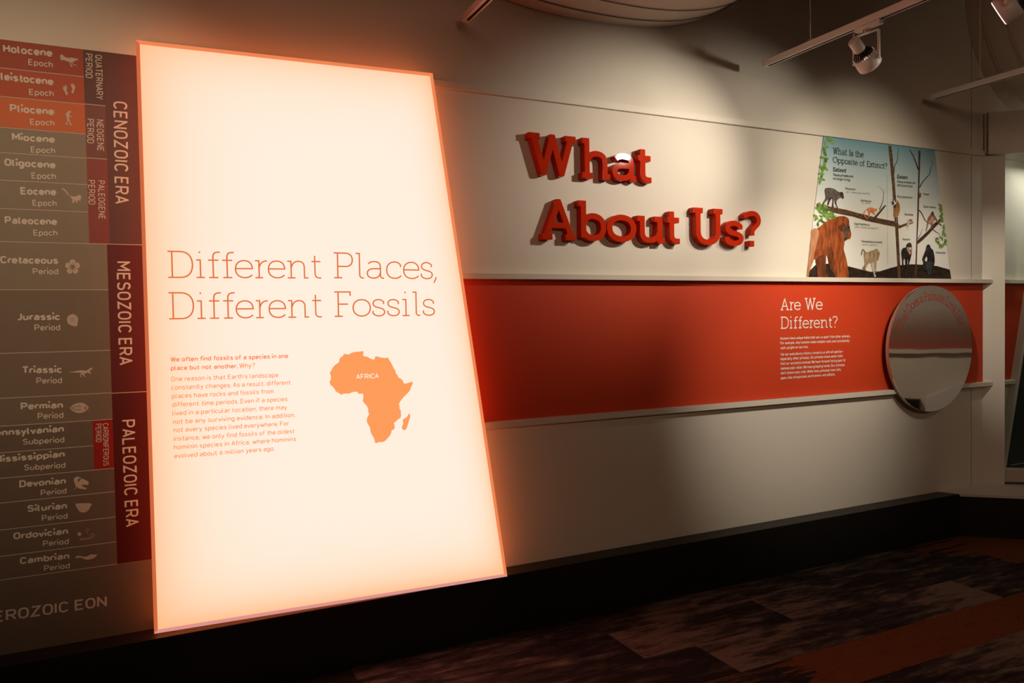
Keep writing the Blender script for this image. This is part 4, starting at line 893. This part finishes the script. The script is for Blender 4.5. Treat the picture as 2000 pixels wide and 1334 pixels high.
# chimpanzee
pp('printed_chimpanzee', [(760, 665), (790, 642), (820, 655), (840, 710), (875, 740), (895, 800), (910, 900), (905, 1000), (880, 1080), (860, 1150), (850, 1205), (780, 1200), (770, 1150), (700, 1130), (672, 1140), (680, 1050), (700, 985), (680, 930), (690, 880), (720, 800), (745, 740), (752, 700)], D_, K_BLK, 2)
pp('printed_gap', [(755, 870), (772, 900), (770, 945), (750, 960), (725, 935)], D_, pmat('print_pale_gap', (.74, .73, .69), (.78, .77, .73)), 2)
pp('printed_leg', [(735, 985), (800, 960), (860, 980), (850, 1100), (835, 1190), (790, 1195), (760, 1100)], D_, K_BLK2, 2)
pp('printed_chimpanzee_face', [(762, 690), (800, 685), (800, 760), (780, 778), (760, 750)], D_, K_BLK2, 2)
# poster wording
def pt(txt, a, b, cap, fr, font, wgt, m=None):
    lvl[0] += .00003
    line('poster_lettering', txt, a, b, cap*1.12, *fr, PY, font, wgt, m or K_INK, po, 0, off=lvl[0])
pt('What', (345, 390), (608, 418), 110, Q_, SLAB, .085); pt('Is', (645, 425), (722, 434), 102, Q_, SLAB, .085); pt('the', (760, 440), (914, 456), 102, Q_, SLAB, .085)
pt('Opposite', (345, 548), (806, 604), 96, Q_, SLAB, .085); pt('of', (840, 610), (935, 621), 96, Q_, SLAB, .085); pt('Extinct?', (972, 626), (1350, 668), 95, Q_, SLAB, .085)
pt('Extinct', (348, 710), (592, 733), 66, Q_, SLAB, .15); pt('These primates are', (346, 798), (720, 830), 44, Q_, SANS, .14); pt('no longer living.', (346, 866), (662, 893), 44, Q_, SANS, .14)
pt('Proconsul', (583, 1050), (760, 1066), 36, Q_, SANS, .15); pt('~22 – 17 million years ago (MYA)', (583, 1108), (1028, 1144), 28, Q_, SANS, .10, K_INKG)
pt('Notharctus', (866, 1272), (1055, 1288), 36, Q_, SANS, .15); pt('~54 – 38 MYA', (866, 1315), (1042, 1327), 28, Q_, SANS, .10, K_INKG)
pt('Gigantopithecus', (652, 592), (848, 607), 25, B_, SANS, .15); pt('~2 MYA – 300,000 years ago (YA)', (652, 632), (958, 650), 20, B_, SANS, .10, K_INKG)
pt('Theropithecus oswaldi', (742, 822), (1012, 834), 25, B_, SANS, .15); pt('~3.8 MYA – 400,000 YA', (742, 862), (950, 868), 20, B_, SANS, .10, K_INKG)
pt('Extant', (203, 652), (402, 668), 60, U_, SLAB, .15); pt('These primates are', (203, 732), (540, 758), 38, U_, SANS, .14); pt('still found today.', (203, 797), (493, 820), 38, U_, SANS, .14)
pt('Ring-tailed lemur', (206, 1008), (490, 1030), 36, U_, SANS, .14); pt('Tarsier', (686, 962), (797, 970), 34, U_, SANS, .14); pt('Spider monkey', (688, 1192), (920, 1210), 34, U_, SANS, .14)
pt('Bushbaby', (344, 98), (500, 108), 34, D_, SANS, .14); pt('Mandrill', (303, 562), (438, 568), 34, D_, SANS, .14); pt('Chimpanzee', (915, 806), (1098, 812), 32, D_, SANS, .14)

# ---------------------------------------------------------------- display case at the angled corner
def ebox(name, s0, s1, o0, o1, z0, z1, m, parent):
    """box along the angled front: s along it, o outwards towards the room."""
    c = [epoint(s0, o0), epoint(s1, o0), epoint(s1, o1), epoint(s0, o1)]
    return vprism(name, c, z0, z1, m, parent)
dc = empty('display_case', (XC+.1, -.08, Z_PL), 'cream display case with a glass front set at an angle in the right corner', 'display case')
ebox('upright', .0, .1435, -.05, .001, Z_PL, 2.587, CREAM, dc)
ebox('front_rail', .1435, 2.6, -.045, -.002, .300, .388, mat('beige_case_rail', (.50, .43, .36), .5, .3), dc)
ebox('rail_edge', .1435, 2.6, -.045, -.0, .388, .393, TRIMM, dc)
ebox('shadow_gap', .1435, 2.6, -.045, -.006, .292, .300, SLOT, dc)
gm, nt, b = _mat('clear_case_glass'); nt.nodes.remove(b)
tr = nt.nodes.new('ShaderNodeBsdfTransparent'); gl = nt.nodes.new('ShaderNodeBsdfGlossy'); gl.inputs['Roughness'].default_value = .02; tr.inputs[0].default_value = (.93, .96, .93, 1)
fr_ = nt.nodes.new('ShaderNodeFresnel'); fr_.inputs[0].default_value = 1.5; mx = nt.nodes.new('ShaderNodeMixShader')
nt.links.new(fr_.outputs[0], mx.inputs[0]); nt.links.new(tr.outputs[0], mx.inputs[1]); nt.links.new(gl.outputs[0], mx.inputs[2]); nt.links.new(mx.outputs[0], nt.nodes['Material Output'].inputs[0])
ebox('glass_pane', .1435, 2.6, -.030, -.024, .393, 2.587, gm, dc)
fx = [on_y(1928, 250, -.08), on_y(1931.5, 300, -.12)]
sh = vprism('sill', [(4.80, -.0), (XC+3.0, -.0), (fr2.x, fr2.y), (fr0.x+.002, -DEPTH_PL)], Z_PL-.016, Z_PL+.0005, mat('pale_sill_laminate', (.66, .60, .54), .35, .4), dc)
# header box over the case
hd = empty('header_box', (XC+.1, -.15, 2.58), 'cream box header projecting above the display case glass', 'header panel')
h0 = on_y(1931.5, 301, -.10)
def hp(px_, off):
    d = _ray(px_, 300); nn = Vector((math.sin(TH), math.cos(TH), 0)); P0 = Vector((XC, 0, 0)); t = ((P0-CAM).dot(nn)-off)/d.dot(nn); q = CAM+d*t; return q
a = hp(1931.5, .05); zt_, zb_ = 2.875, 2.588
A0 = Vector((a.x, a.y, 0))
def hpt(s, o): q = A0+EX*s-EN*o; return (q.x, q.y)
vprism('front_panel', [hpt(0, 0), hpt(2.6, 0), hpt(2.6, .018), hpt(0, .018)], zb_, zt_, CREAM, hd)
vprism('reveal', [hpt(.004, .018), hpt(2.6, .018), hpt(2.6, .030), hpt(.004, .030)], zb_+.004, zt_-.004, SLOT, hd)
vprism('rear_panel', [hpt(-.012, .030), hpt(2.6, .030), hpt(2.6, .30), hpt(-.012, .048)], zb_+.01, zt_, CREAM, hd)
# graphic inside the case
ig = empty('case_graphic', (5.9, -.1, .3), 'dark green slanted panel with a cream edge inside the glass case', 'display panel')
GREEN = mat('dark_green_print', (.018, .028, .020), .5, .3, .3, 5)
gx = [on_y(2000, 655, -.05), on_y(1964, 892, -.05), on_y(1958, 925, -.05)]
sl = (gx[0].x-gx[1].x)/(gx[0].z-gx[1].z)
def gxx(z): return gx[1].x+(z-gx[1].z)*sl
v, f = prism_vf([(gxx(.285), .285), (8.0, .285), (8.0, 2.3), (gxx(2.3), 2.3)], -.05, -.003); part('panel_edge', v, f, TRIMM, ig)
v, f = prism_vf([(gxx(.285)+.032, .29), (7.97, .29), (7.97, 2.27), (gxx(2.27)+.032, 2.27)], -.054, -.05); part('printed_face', v, f, GREEN, ig)
o = box('pale_line', gxx(.33)+.09, gxx(.33)+.30, -.0545, -.054, .40, .404, PRINTC, ig); 
cl = bpy.data.lights.new('case_lamp', 'AREA'); cl.shape = 'RECTANGLE'; cl.size = .9; cl.size_y = .08; cl.energy = 7; cl.color = (1, .97, .90)
co = bpy.data.objects.new('case_lamp', cl); COL.objects.link(co); co.location = (6.0, -.22, 2.58); co.rotation_euler = (math.radians(-12), 0, 0)

# ---------------------------------------------------------------- tracks and spotlights
ZT = 2.88
def track(label, x, y0, y1, wire_y, ztop=4.4):
    t = empty('lighting_track', (x, y1, ZT), label, 'lighting track', 'ceiling lighting tracks')
    W = .019; H = .034
    v, f = box_vf(x-W, x+W, y0, y1, ZT, ZT+H); o = part('rail', v, f, WHITEM, t); bv(o, .002, 1)
    part('slot', *box_vf(x-.007, x+.007, y0, y1-.02, ZT-.0006, ZT+.004), SLOT, t)
    part('end_cap', *box_vf(x-W-.0008, x+W+.0008, y1, y1+.004, ZT-.0006, ZT+H+.0008), WHITEM, t)
    for wy in wire_y:
        n = 8; V = []; Fs = []
        for z in (ZT+H+.01, ztop):
            for k in range(n): V.append((x+.0022*math.cos(k*math.tau/n), wy+.0022*math.sin(k*math.tau/n), z))
        Fs = [(k, (k+1) % n, (k+1) % n+n, k+n) for k in range(n)]
        part('suspension_wire', V, Fs, WHITEM, t)
        part('wire_clip', *box_vf(x-.010, x+.010, wy-.014, wy+.014, ZT+H, ZT+H+.012), CHROME, t)
    return t
t1 = on_z(1496, 131, ZT); t2 = on_z(1821, 195, ZT); t3 = on_z(910, 43, ZT)
w1 = on_z(1586, 82, ZT+.034); w2 = on_z(1919, 158, ZT+.034)
track('cream lighting track carrying the spotlight, upper right', t1.x, -3.2, min(t1.y, -.03), [w1.y, -2.3])
track('cream lighting track at the far right in front of the second duct', t2.x, -3.2, min(t2.y, -.02), [w2.y, -2.3])
track('short end of lighting track above the light box, tinted orange', t3.x, -3.2, min(t3.y, -.02), [-1.2], 3.105)

def lathe(profile, axis, origin, n=40):
    axis = axis.normalized(); h = axis.orthogonal().normalized(); k = axis.cross(h)
    V = []; Fs = []
    for (t, r) in profile:
        for i in range(n):
            a = math.tau*i/n; V.append(origin+axis*t+(h*math.cos(a)+k*math.sin(a))*r)
    for j in range(len(profile)-1):
        for i in range(n):
            a, b = j*n+i, j*n+(i+1) % n; Fs.append((a, b, b+n, a+n))
    return V, Fs
def bar(a, b, w_, h_, side):
    a, b = Vector(a), Vector(b); d = (b-a).normalized(); s_ = (side-d*side.dot(d)).normalized(); u_ = d.cross(s_)
    V = [p+s_*x*w_/2+u_*y*h_/2 for p in (a, b) for x, y in ((-1, -1), (1, -1), (1, 1), (-1, 1))]
    return V, [(0, 1, 2, 3), (7, 6, 5, 4), (0, 4, 5, 1), (1, 5, 6, 2), (2, 6, 7, 3), (3, 7, 4, 0)]
def spotlight(piv, axis, xt, label, sc=1.0, yoke_up=.165, lit=.0):
    axis = Vector(axis).normalized(); piv = Vector(piv)
    t = empty('track_spotlight', piv, label, 'spotlight', 'spotlights on the tracks')
    hdir = Vector((0, 0, 1)).cross(axis).normalized()
    v, f = lathe([(-.028, .050), (-.028, .0535), (.030, .056), (.040, .055), (.040, .050), (.036, .047)], axis, piv); o = part('lamp_ring', v, f, WHITEM, t, True)
    v, f = lathe([(.036, .047), (.030, .025), (.028, .0001)], axis, piv); part('lens', v, f, glow('lit_lens', (1, .8, .55), 2.0+lit), t, True)
    if lit:
        v, f = lathe([(.041, .0001), (.0435, .050), (.041, .0535), (.036, .0545)], axis, piv); part('lit_rim', v, f, glow('lamp_rim_light', (1, .93, .85), 1.3), t, True)
    v, f = lathe([(-.030, .0001), (-.030, .030), (-.062, .024), (-.062, .0001)], axis, piv); hs = part('heat_sink', v, f, SINK, t)
    h = axis.orthogonal().normalized(); k = axis.cross(h)
    V = []; Fs = []
    for i in range(22):
        a = math.tau*i/22; rd = h*math.cos(a)+k*math.sin(a); tg = axis.cross(rd)*.0018
        q = [piv+axis*(-.022)+rd*.018, piv+axis*(-.022)+rd*.0495, piv+axis*(-.034)+rd*.047, piv+axis*(-.055)+rd*.030, piv+axis*(-.064)+rd*.018]
        b0 = len(V); V += [p-tg for p in q]+[p+tg for p in q]; m_ = len(q)
        Fs += [tuple(b0+j for j in range(m_)), tuple(b0+2*m_-1-j for j in range(m_))]+[(b0+(j+1) % m_, b0+j, b0+j+m_, b0+(j+1) % m_+m_) for j in range(m_)]
    fo = part('fins', V, Fs, SINK, hs); fo['kind'] = 'stuff'
    v, f = lathe([(-.060, .0001), (-.060, .0255), (-.064, .0272), (-.118, .0272), (-.124, .0245), (-.124, .0001)], axis, piv); o = part('driver_housing', v, f, WHITEM, t, False)
    for i in range(len(o.data.polygons)): pass
    # yoke
    top = piv.z+yoke_up
    for sg in (-1, 1):
        p1 = piv+hdir*sg*.064; p0 = Vector((p1.x, p1.y, top))
        o = part('yoke_arm', *bar(p0, p1-Vector((0, 0, .012)), .014, .010, axis), WHITEM, t); bv(o, .0015, 1)
        v, f = lathe([(-.006, .0001), (-.006, .008), (.006, .008), (.006, .0001)], hdir, piv+hdir*sg*.062, 14); part('pivot_screw', v, f, CHROME, t)
    o = part('yoke_bar', *bar(Vector((piv.x, piv.y, top))-hdir*.066, Vector((piv.x, piv.y, top))+hdir*.066, .016, .005, Vector((axis.x, axis.y, 0))), WHITEM, t); bv(o, .0015, 1)
    v, f = lathe([(0, .0001), (0, .016), (ZT-.022-top, .016), (ZT-.022-top, .0001)], Vector((0, 0, 1)), Vector((piv.x, piv.y, top)), 20); part('swivel', v, f, CHROME, t)
    o = part('track_adapter', *box_vf(xt-.017, xt+.017, piv.y-.085, piv.y+.055, ZT-.022, ZT-.001), WHITEM, t); bv(o, .003, 2)
    # cable
    ca = piv+axis*(-.124); cb = Vector((piv.x-.02, piv.y+.02, top+.005)); V = []; Fs = []; n = 6
    cv = [ca.lerp(cb, i/6)+Vector((0, 0, -.0))+(-hdir*.0+axis*-.02)*math.sin(i/6*math.pi) for i in range(7)]
    for p in cv:
        for i in range(n): V.append(p+Vector((math.cos(i*math.tau/n), math.sin(i*math.tau/n), 0))*.0028)
    Fs = [(j*n+i, j*n+(i+1) % n, (j+1)*n+(i+1) % n, (j+1)*n+i) for j in range(6) for i in range(n)]
    part('cable', V, Fs, WHITEM, t, True)
    return t
x1 = t1.x
mp_ = on_z(1700, 52, ZT)            # mounting point on the first track
dd = _ray(1692, 116); pv = CAM+dd*((x1-CAM.x)/dd.x)
spotlight(pv, .70*CR-.56*CU+.44*_f, x1, 'white track spotlight with dark cooling fins, hanging in full view', yoke_up=ZT-.04-pv.z)
spot('visible_lamp_beam', tuple(pv+(.70*CR-.56*CU+.44*_f)*.07), (5.42, -.12, 1.5), 120, 34, 1.0, .03, WARM)
dd = _ray(1972, 12); pv2 = CAM+dd*((x1-CAM.x)/dd.x)
spotlight(pv2, (-.30, .80, -.42), x1, 'white track spotlight cut off by the top right frame corner', yoke_up=ZT-.04-pv2.z, lit=2)

# ---------------------------------------------------------------- ducts
def duct(label, cx, cz, a, b, y0, y1, ribs, step, e=2.0, ringm=None, n=96):
    d = empty('air_duct', (cx, y1, cz), label, 'air duct', 'ribbed air ducts under the ceiling')
    def ringp(y, k=1.0):
        out = []
        for i in range(n):
            t = math.tau*i/n; c, s_ = math.cos(t), math.sin(t)
            out.append((cx+a*k*abs(c)**(2/e)*(1 if c >= 0 else -1), y, cz+b*k*abs(s_)**(2/e)*(1 if s_ >= 0 else -1)))
        return out
    V = ringp(y1)+ringp(y0); Fs = [((i+1) % n, i, i+n, (i+1) % n+n) for i in range(n)]+[tuple(range(n)), tuple(range(2*n-1, n-1, -1))]
    part('duct_shell', V, Fs, DUCTM, d, False)
    y = y1-step*.7
    for k in range(ribs):
        V = ringp(y, 1.006)+ringp(y-.006, 1.006)+ringp(y-.003, 1.012)
        Fs = [((i+1) % n, i, i+2*n, (i+1) % n+2*n) for i in range(n)]+[((i+1) % n+2*n, i+2*n, i+n, (i+1) % n+n) for i in range(n)]
        part('seam_ring', V, Fs, ringm or SEAMM, d, True); y -= step
duct('wide cream ribbed air duct overhead, above the raised title', 2.04, 3.57, 1.065, .55, -3.6, -.002, 24, .145, 2.35)
duct('shaded round ribbed air duct at the top right corner', 5.87, 3.68, .79, .79, -3.6, -.002, 24, .15, 2.0, DUCTM)

# ---------------------------------------------------------------- opposite side of the gallery, seen in the mirror
OP = Vector((9.33, -3.46, 0)); ON = Vector((-.811, .585, 0)); OE = Vector((.585, .811, 0))
def mhit(px_, py_, off=0.0):
    d = _ray(px_, py_); t = (MY0-CAM.y)/d.y; M = CAM+d*t; r = Vector((d.x, -d.y, d.z))
    k = ((OP+ON*off-M).dot(ON))/r.dot(ON); q = M+r*k; return (q-OP).dot(OE), q.z
def obox(name, s0, s1, o0, o1, z0, z1, m, parent=None):
    c = [OP+OE*s0+ON*o0, OP+OE*s1+ON*o0, OP+OE*s1+ON*o1, OP+OE*s0+ON*o1]
    return vprism(name, [(q.x, q.y) for q in c], z0, z1, m, parent)
ow = obox('wall_opposite', -4, 4, -.2, 0, 0, 4.4, CREAM); tag(ow, kind='structure')
fm, nt, b = _mat('red_with_painted_grey_glare'); n = nt.nodes; L = nt.links  # grey glare over the red band, painted in as a colour gradient
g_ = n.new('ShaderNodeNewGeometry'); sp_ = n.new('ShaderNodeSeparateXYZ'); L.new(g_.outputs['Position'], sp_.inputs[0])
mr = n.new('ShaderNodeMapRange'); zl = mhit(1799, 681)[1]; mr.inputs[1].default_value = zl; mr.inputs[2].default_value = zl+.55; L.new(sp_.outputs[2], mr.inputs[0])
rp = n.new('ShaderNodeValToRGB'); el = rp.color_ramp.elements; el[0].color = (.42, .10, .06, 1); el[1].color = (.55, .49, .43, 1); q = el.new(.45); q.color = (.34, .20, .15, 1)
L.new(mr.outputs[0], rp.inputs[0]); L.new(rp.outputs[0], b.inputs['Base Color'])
obox('painted_glare_band', -4, 4, 0, .006, zl, 3.2, fm, ow)
o = obox('trim_4', -4, 4, .0, .05, mhit(1799, 689)[1], zl, TRIMM); tag(o, kind='structure')
sp1 = mhit(1799, 780)[0]; sp0 = mhit(1740, 780)[0]; sgn = 1 if sp1 > sp0 else -1
zpb = mhit(1780, 778)[1]
a_, b_ = sorted((sp1, sp1-sgn*3)); o = obox('baseboard_opposite', a_, b_, .0, .10, 0, zpb, BLACKM); tag(o, kind='structure')
wpn = empty('white_board', tuple(OP+OE*(sp1+sgn*.6)), 'white printed board reflected low in the round mirror', 'board')
q0, q1 = mhit(1811, 776, .12), mhit(1850, 755, .12)
P3 = [OP+OE*q0[0]+ON*.12+Vector((0, 0, 0.02)), OP+OE*(q1[0]+sgn*.3)+ON*.12+Vector((0, 0, 0.02)), OP+OE*(q1[0]+sgn*.3)+ON*.12+Vector((0, 0, q1[1]+.12)), OP+OE*q0[0]+ON*.12+Vector((0, 0, q0[1]))]
P3 += [p-ON*.05 for p in P3]
part('board_face', P3, [(0, 1, 2, 3), (7, 6, 5, 4), (0, 4, 5, 1), (1, 5, 6, 2), (2, 6, 7, 3), (3, 7, 4, 0)], mat('white_board_print', (.85, .83, .8), .5), wpn)
P4 = [OP+OE*(q0[0]+sgn*.05)+ON*.07, OP+OE*(q0[0]+sgn*.25)+ON*.07]
part('board_foot', *box_vf(P4[0].x, P4[0].x+.15, P4[0].y-.05, P4[0].y+.05, 0, .03), SLOT, wpn)
print('PLANKS', len([o for o in bpy.data.objects if o.name.startswith('carpet_plank')]))
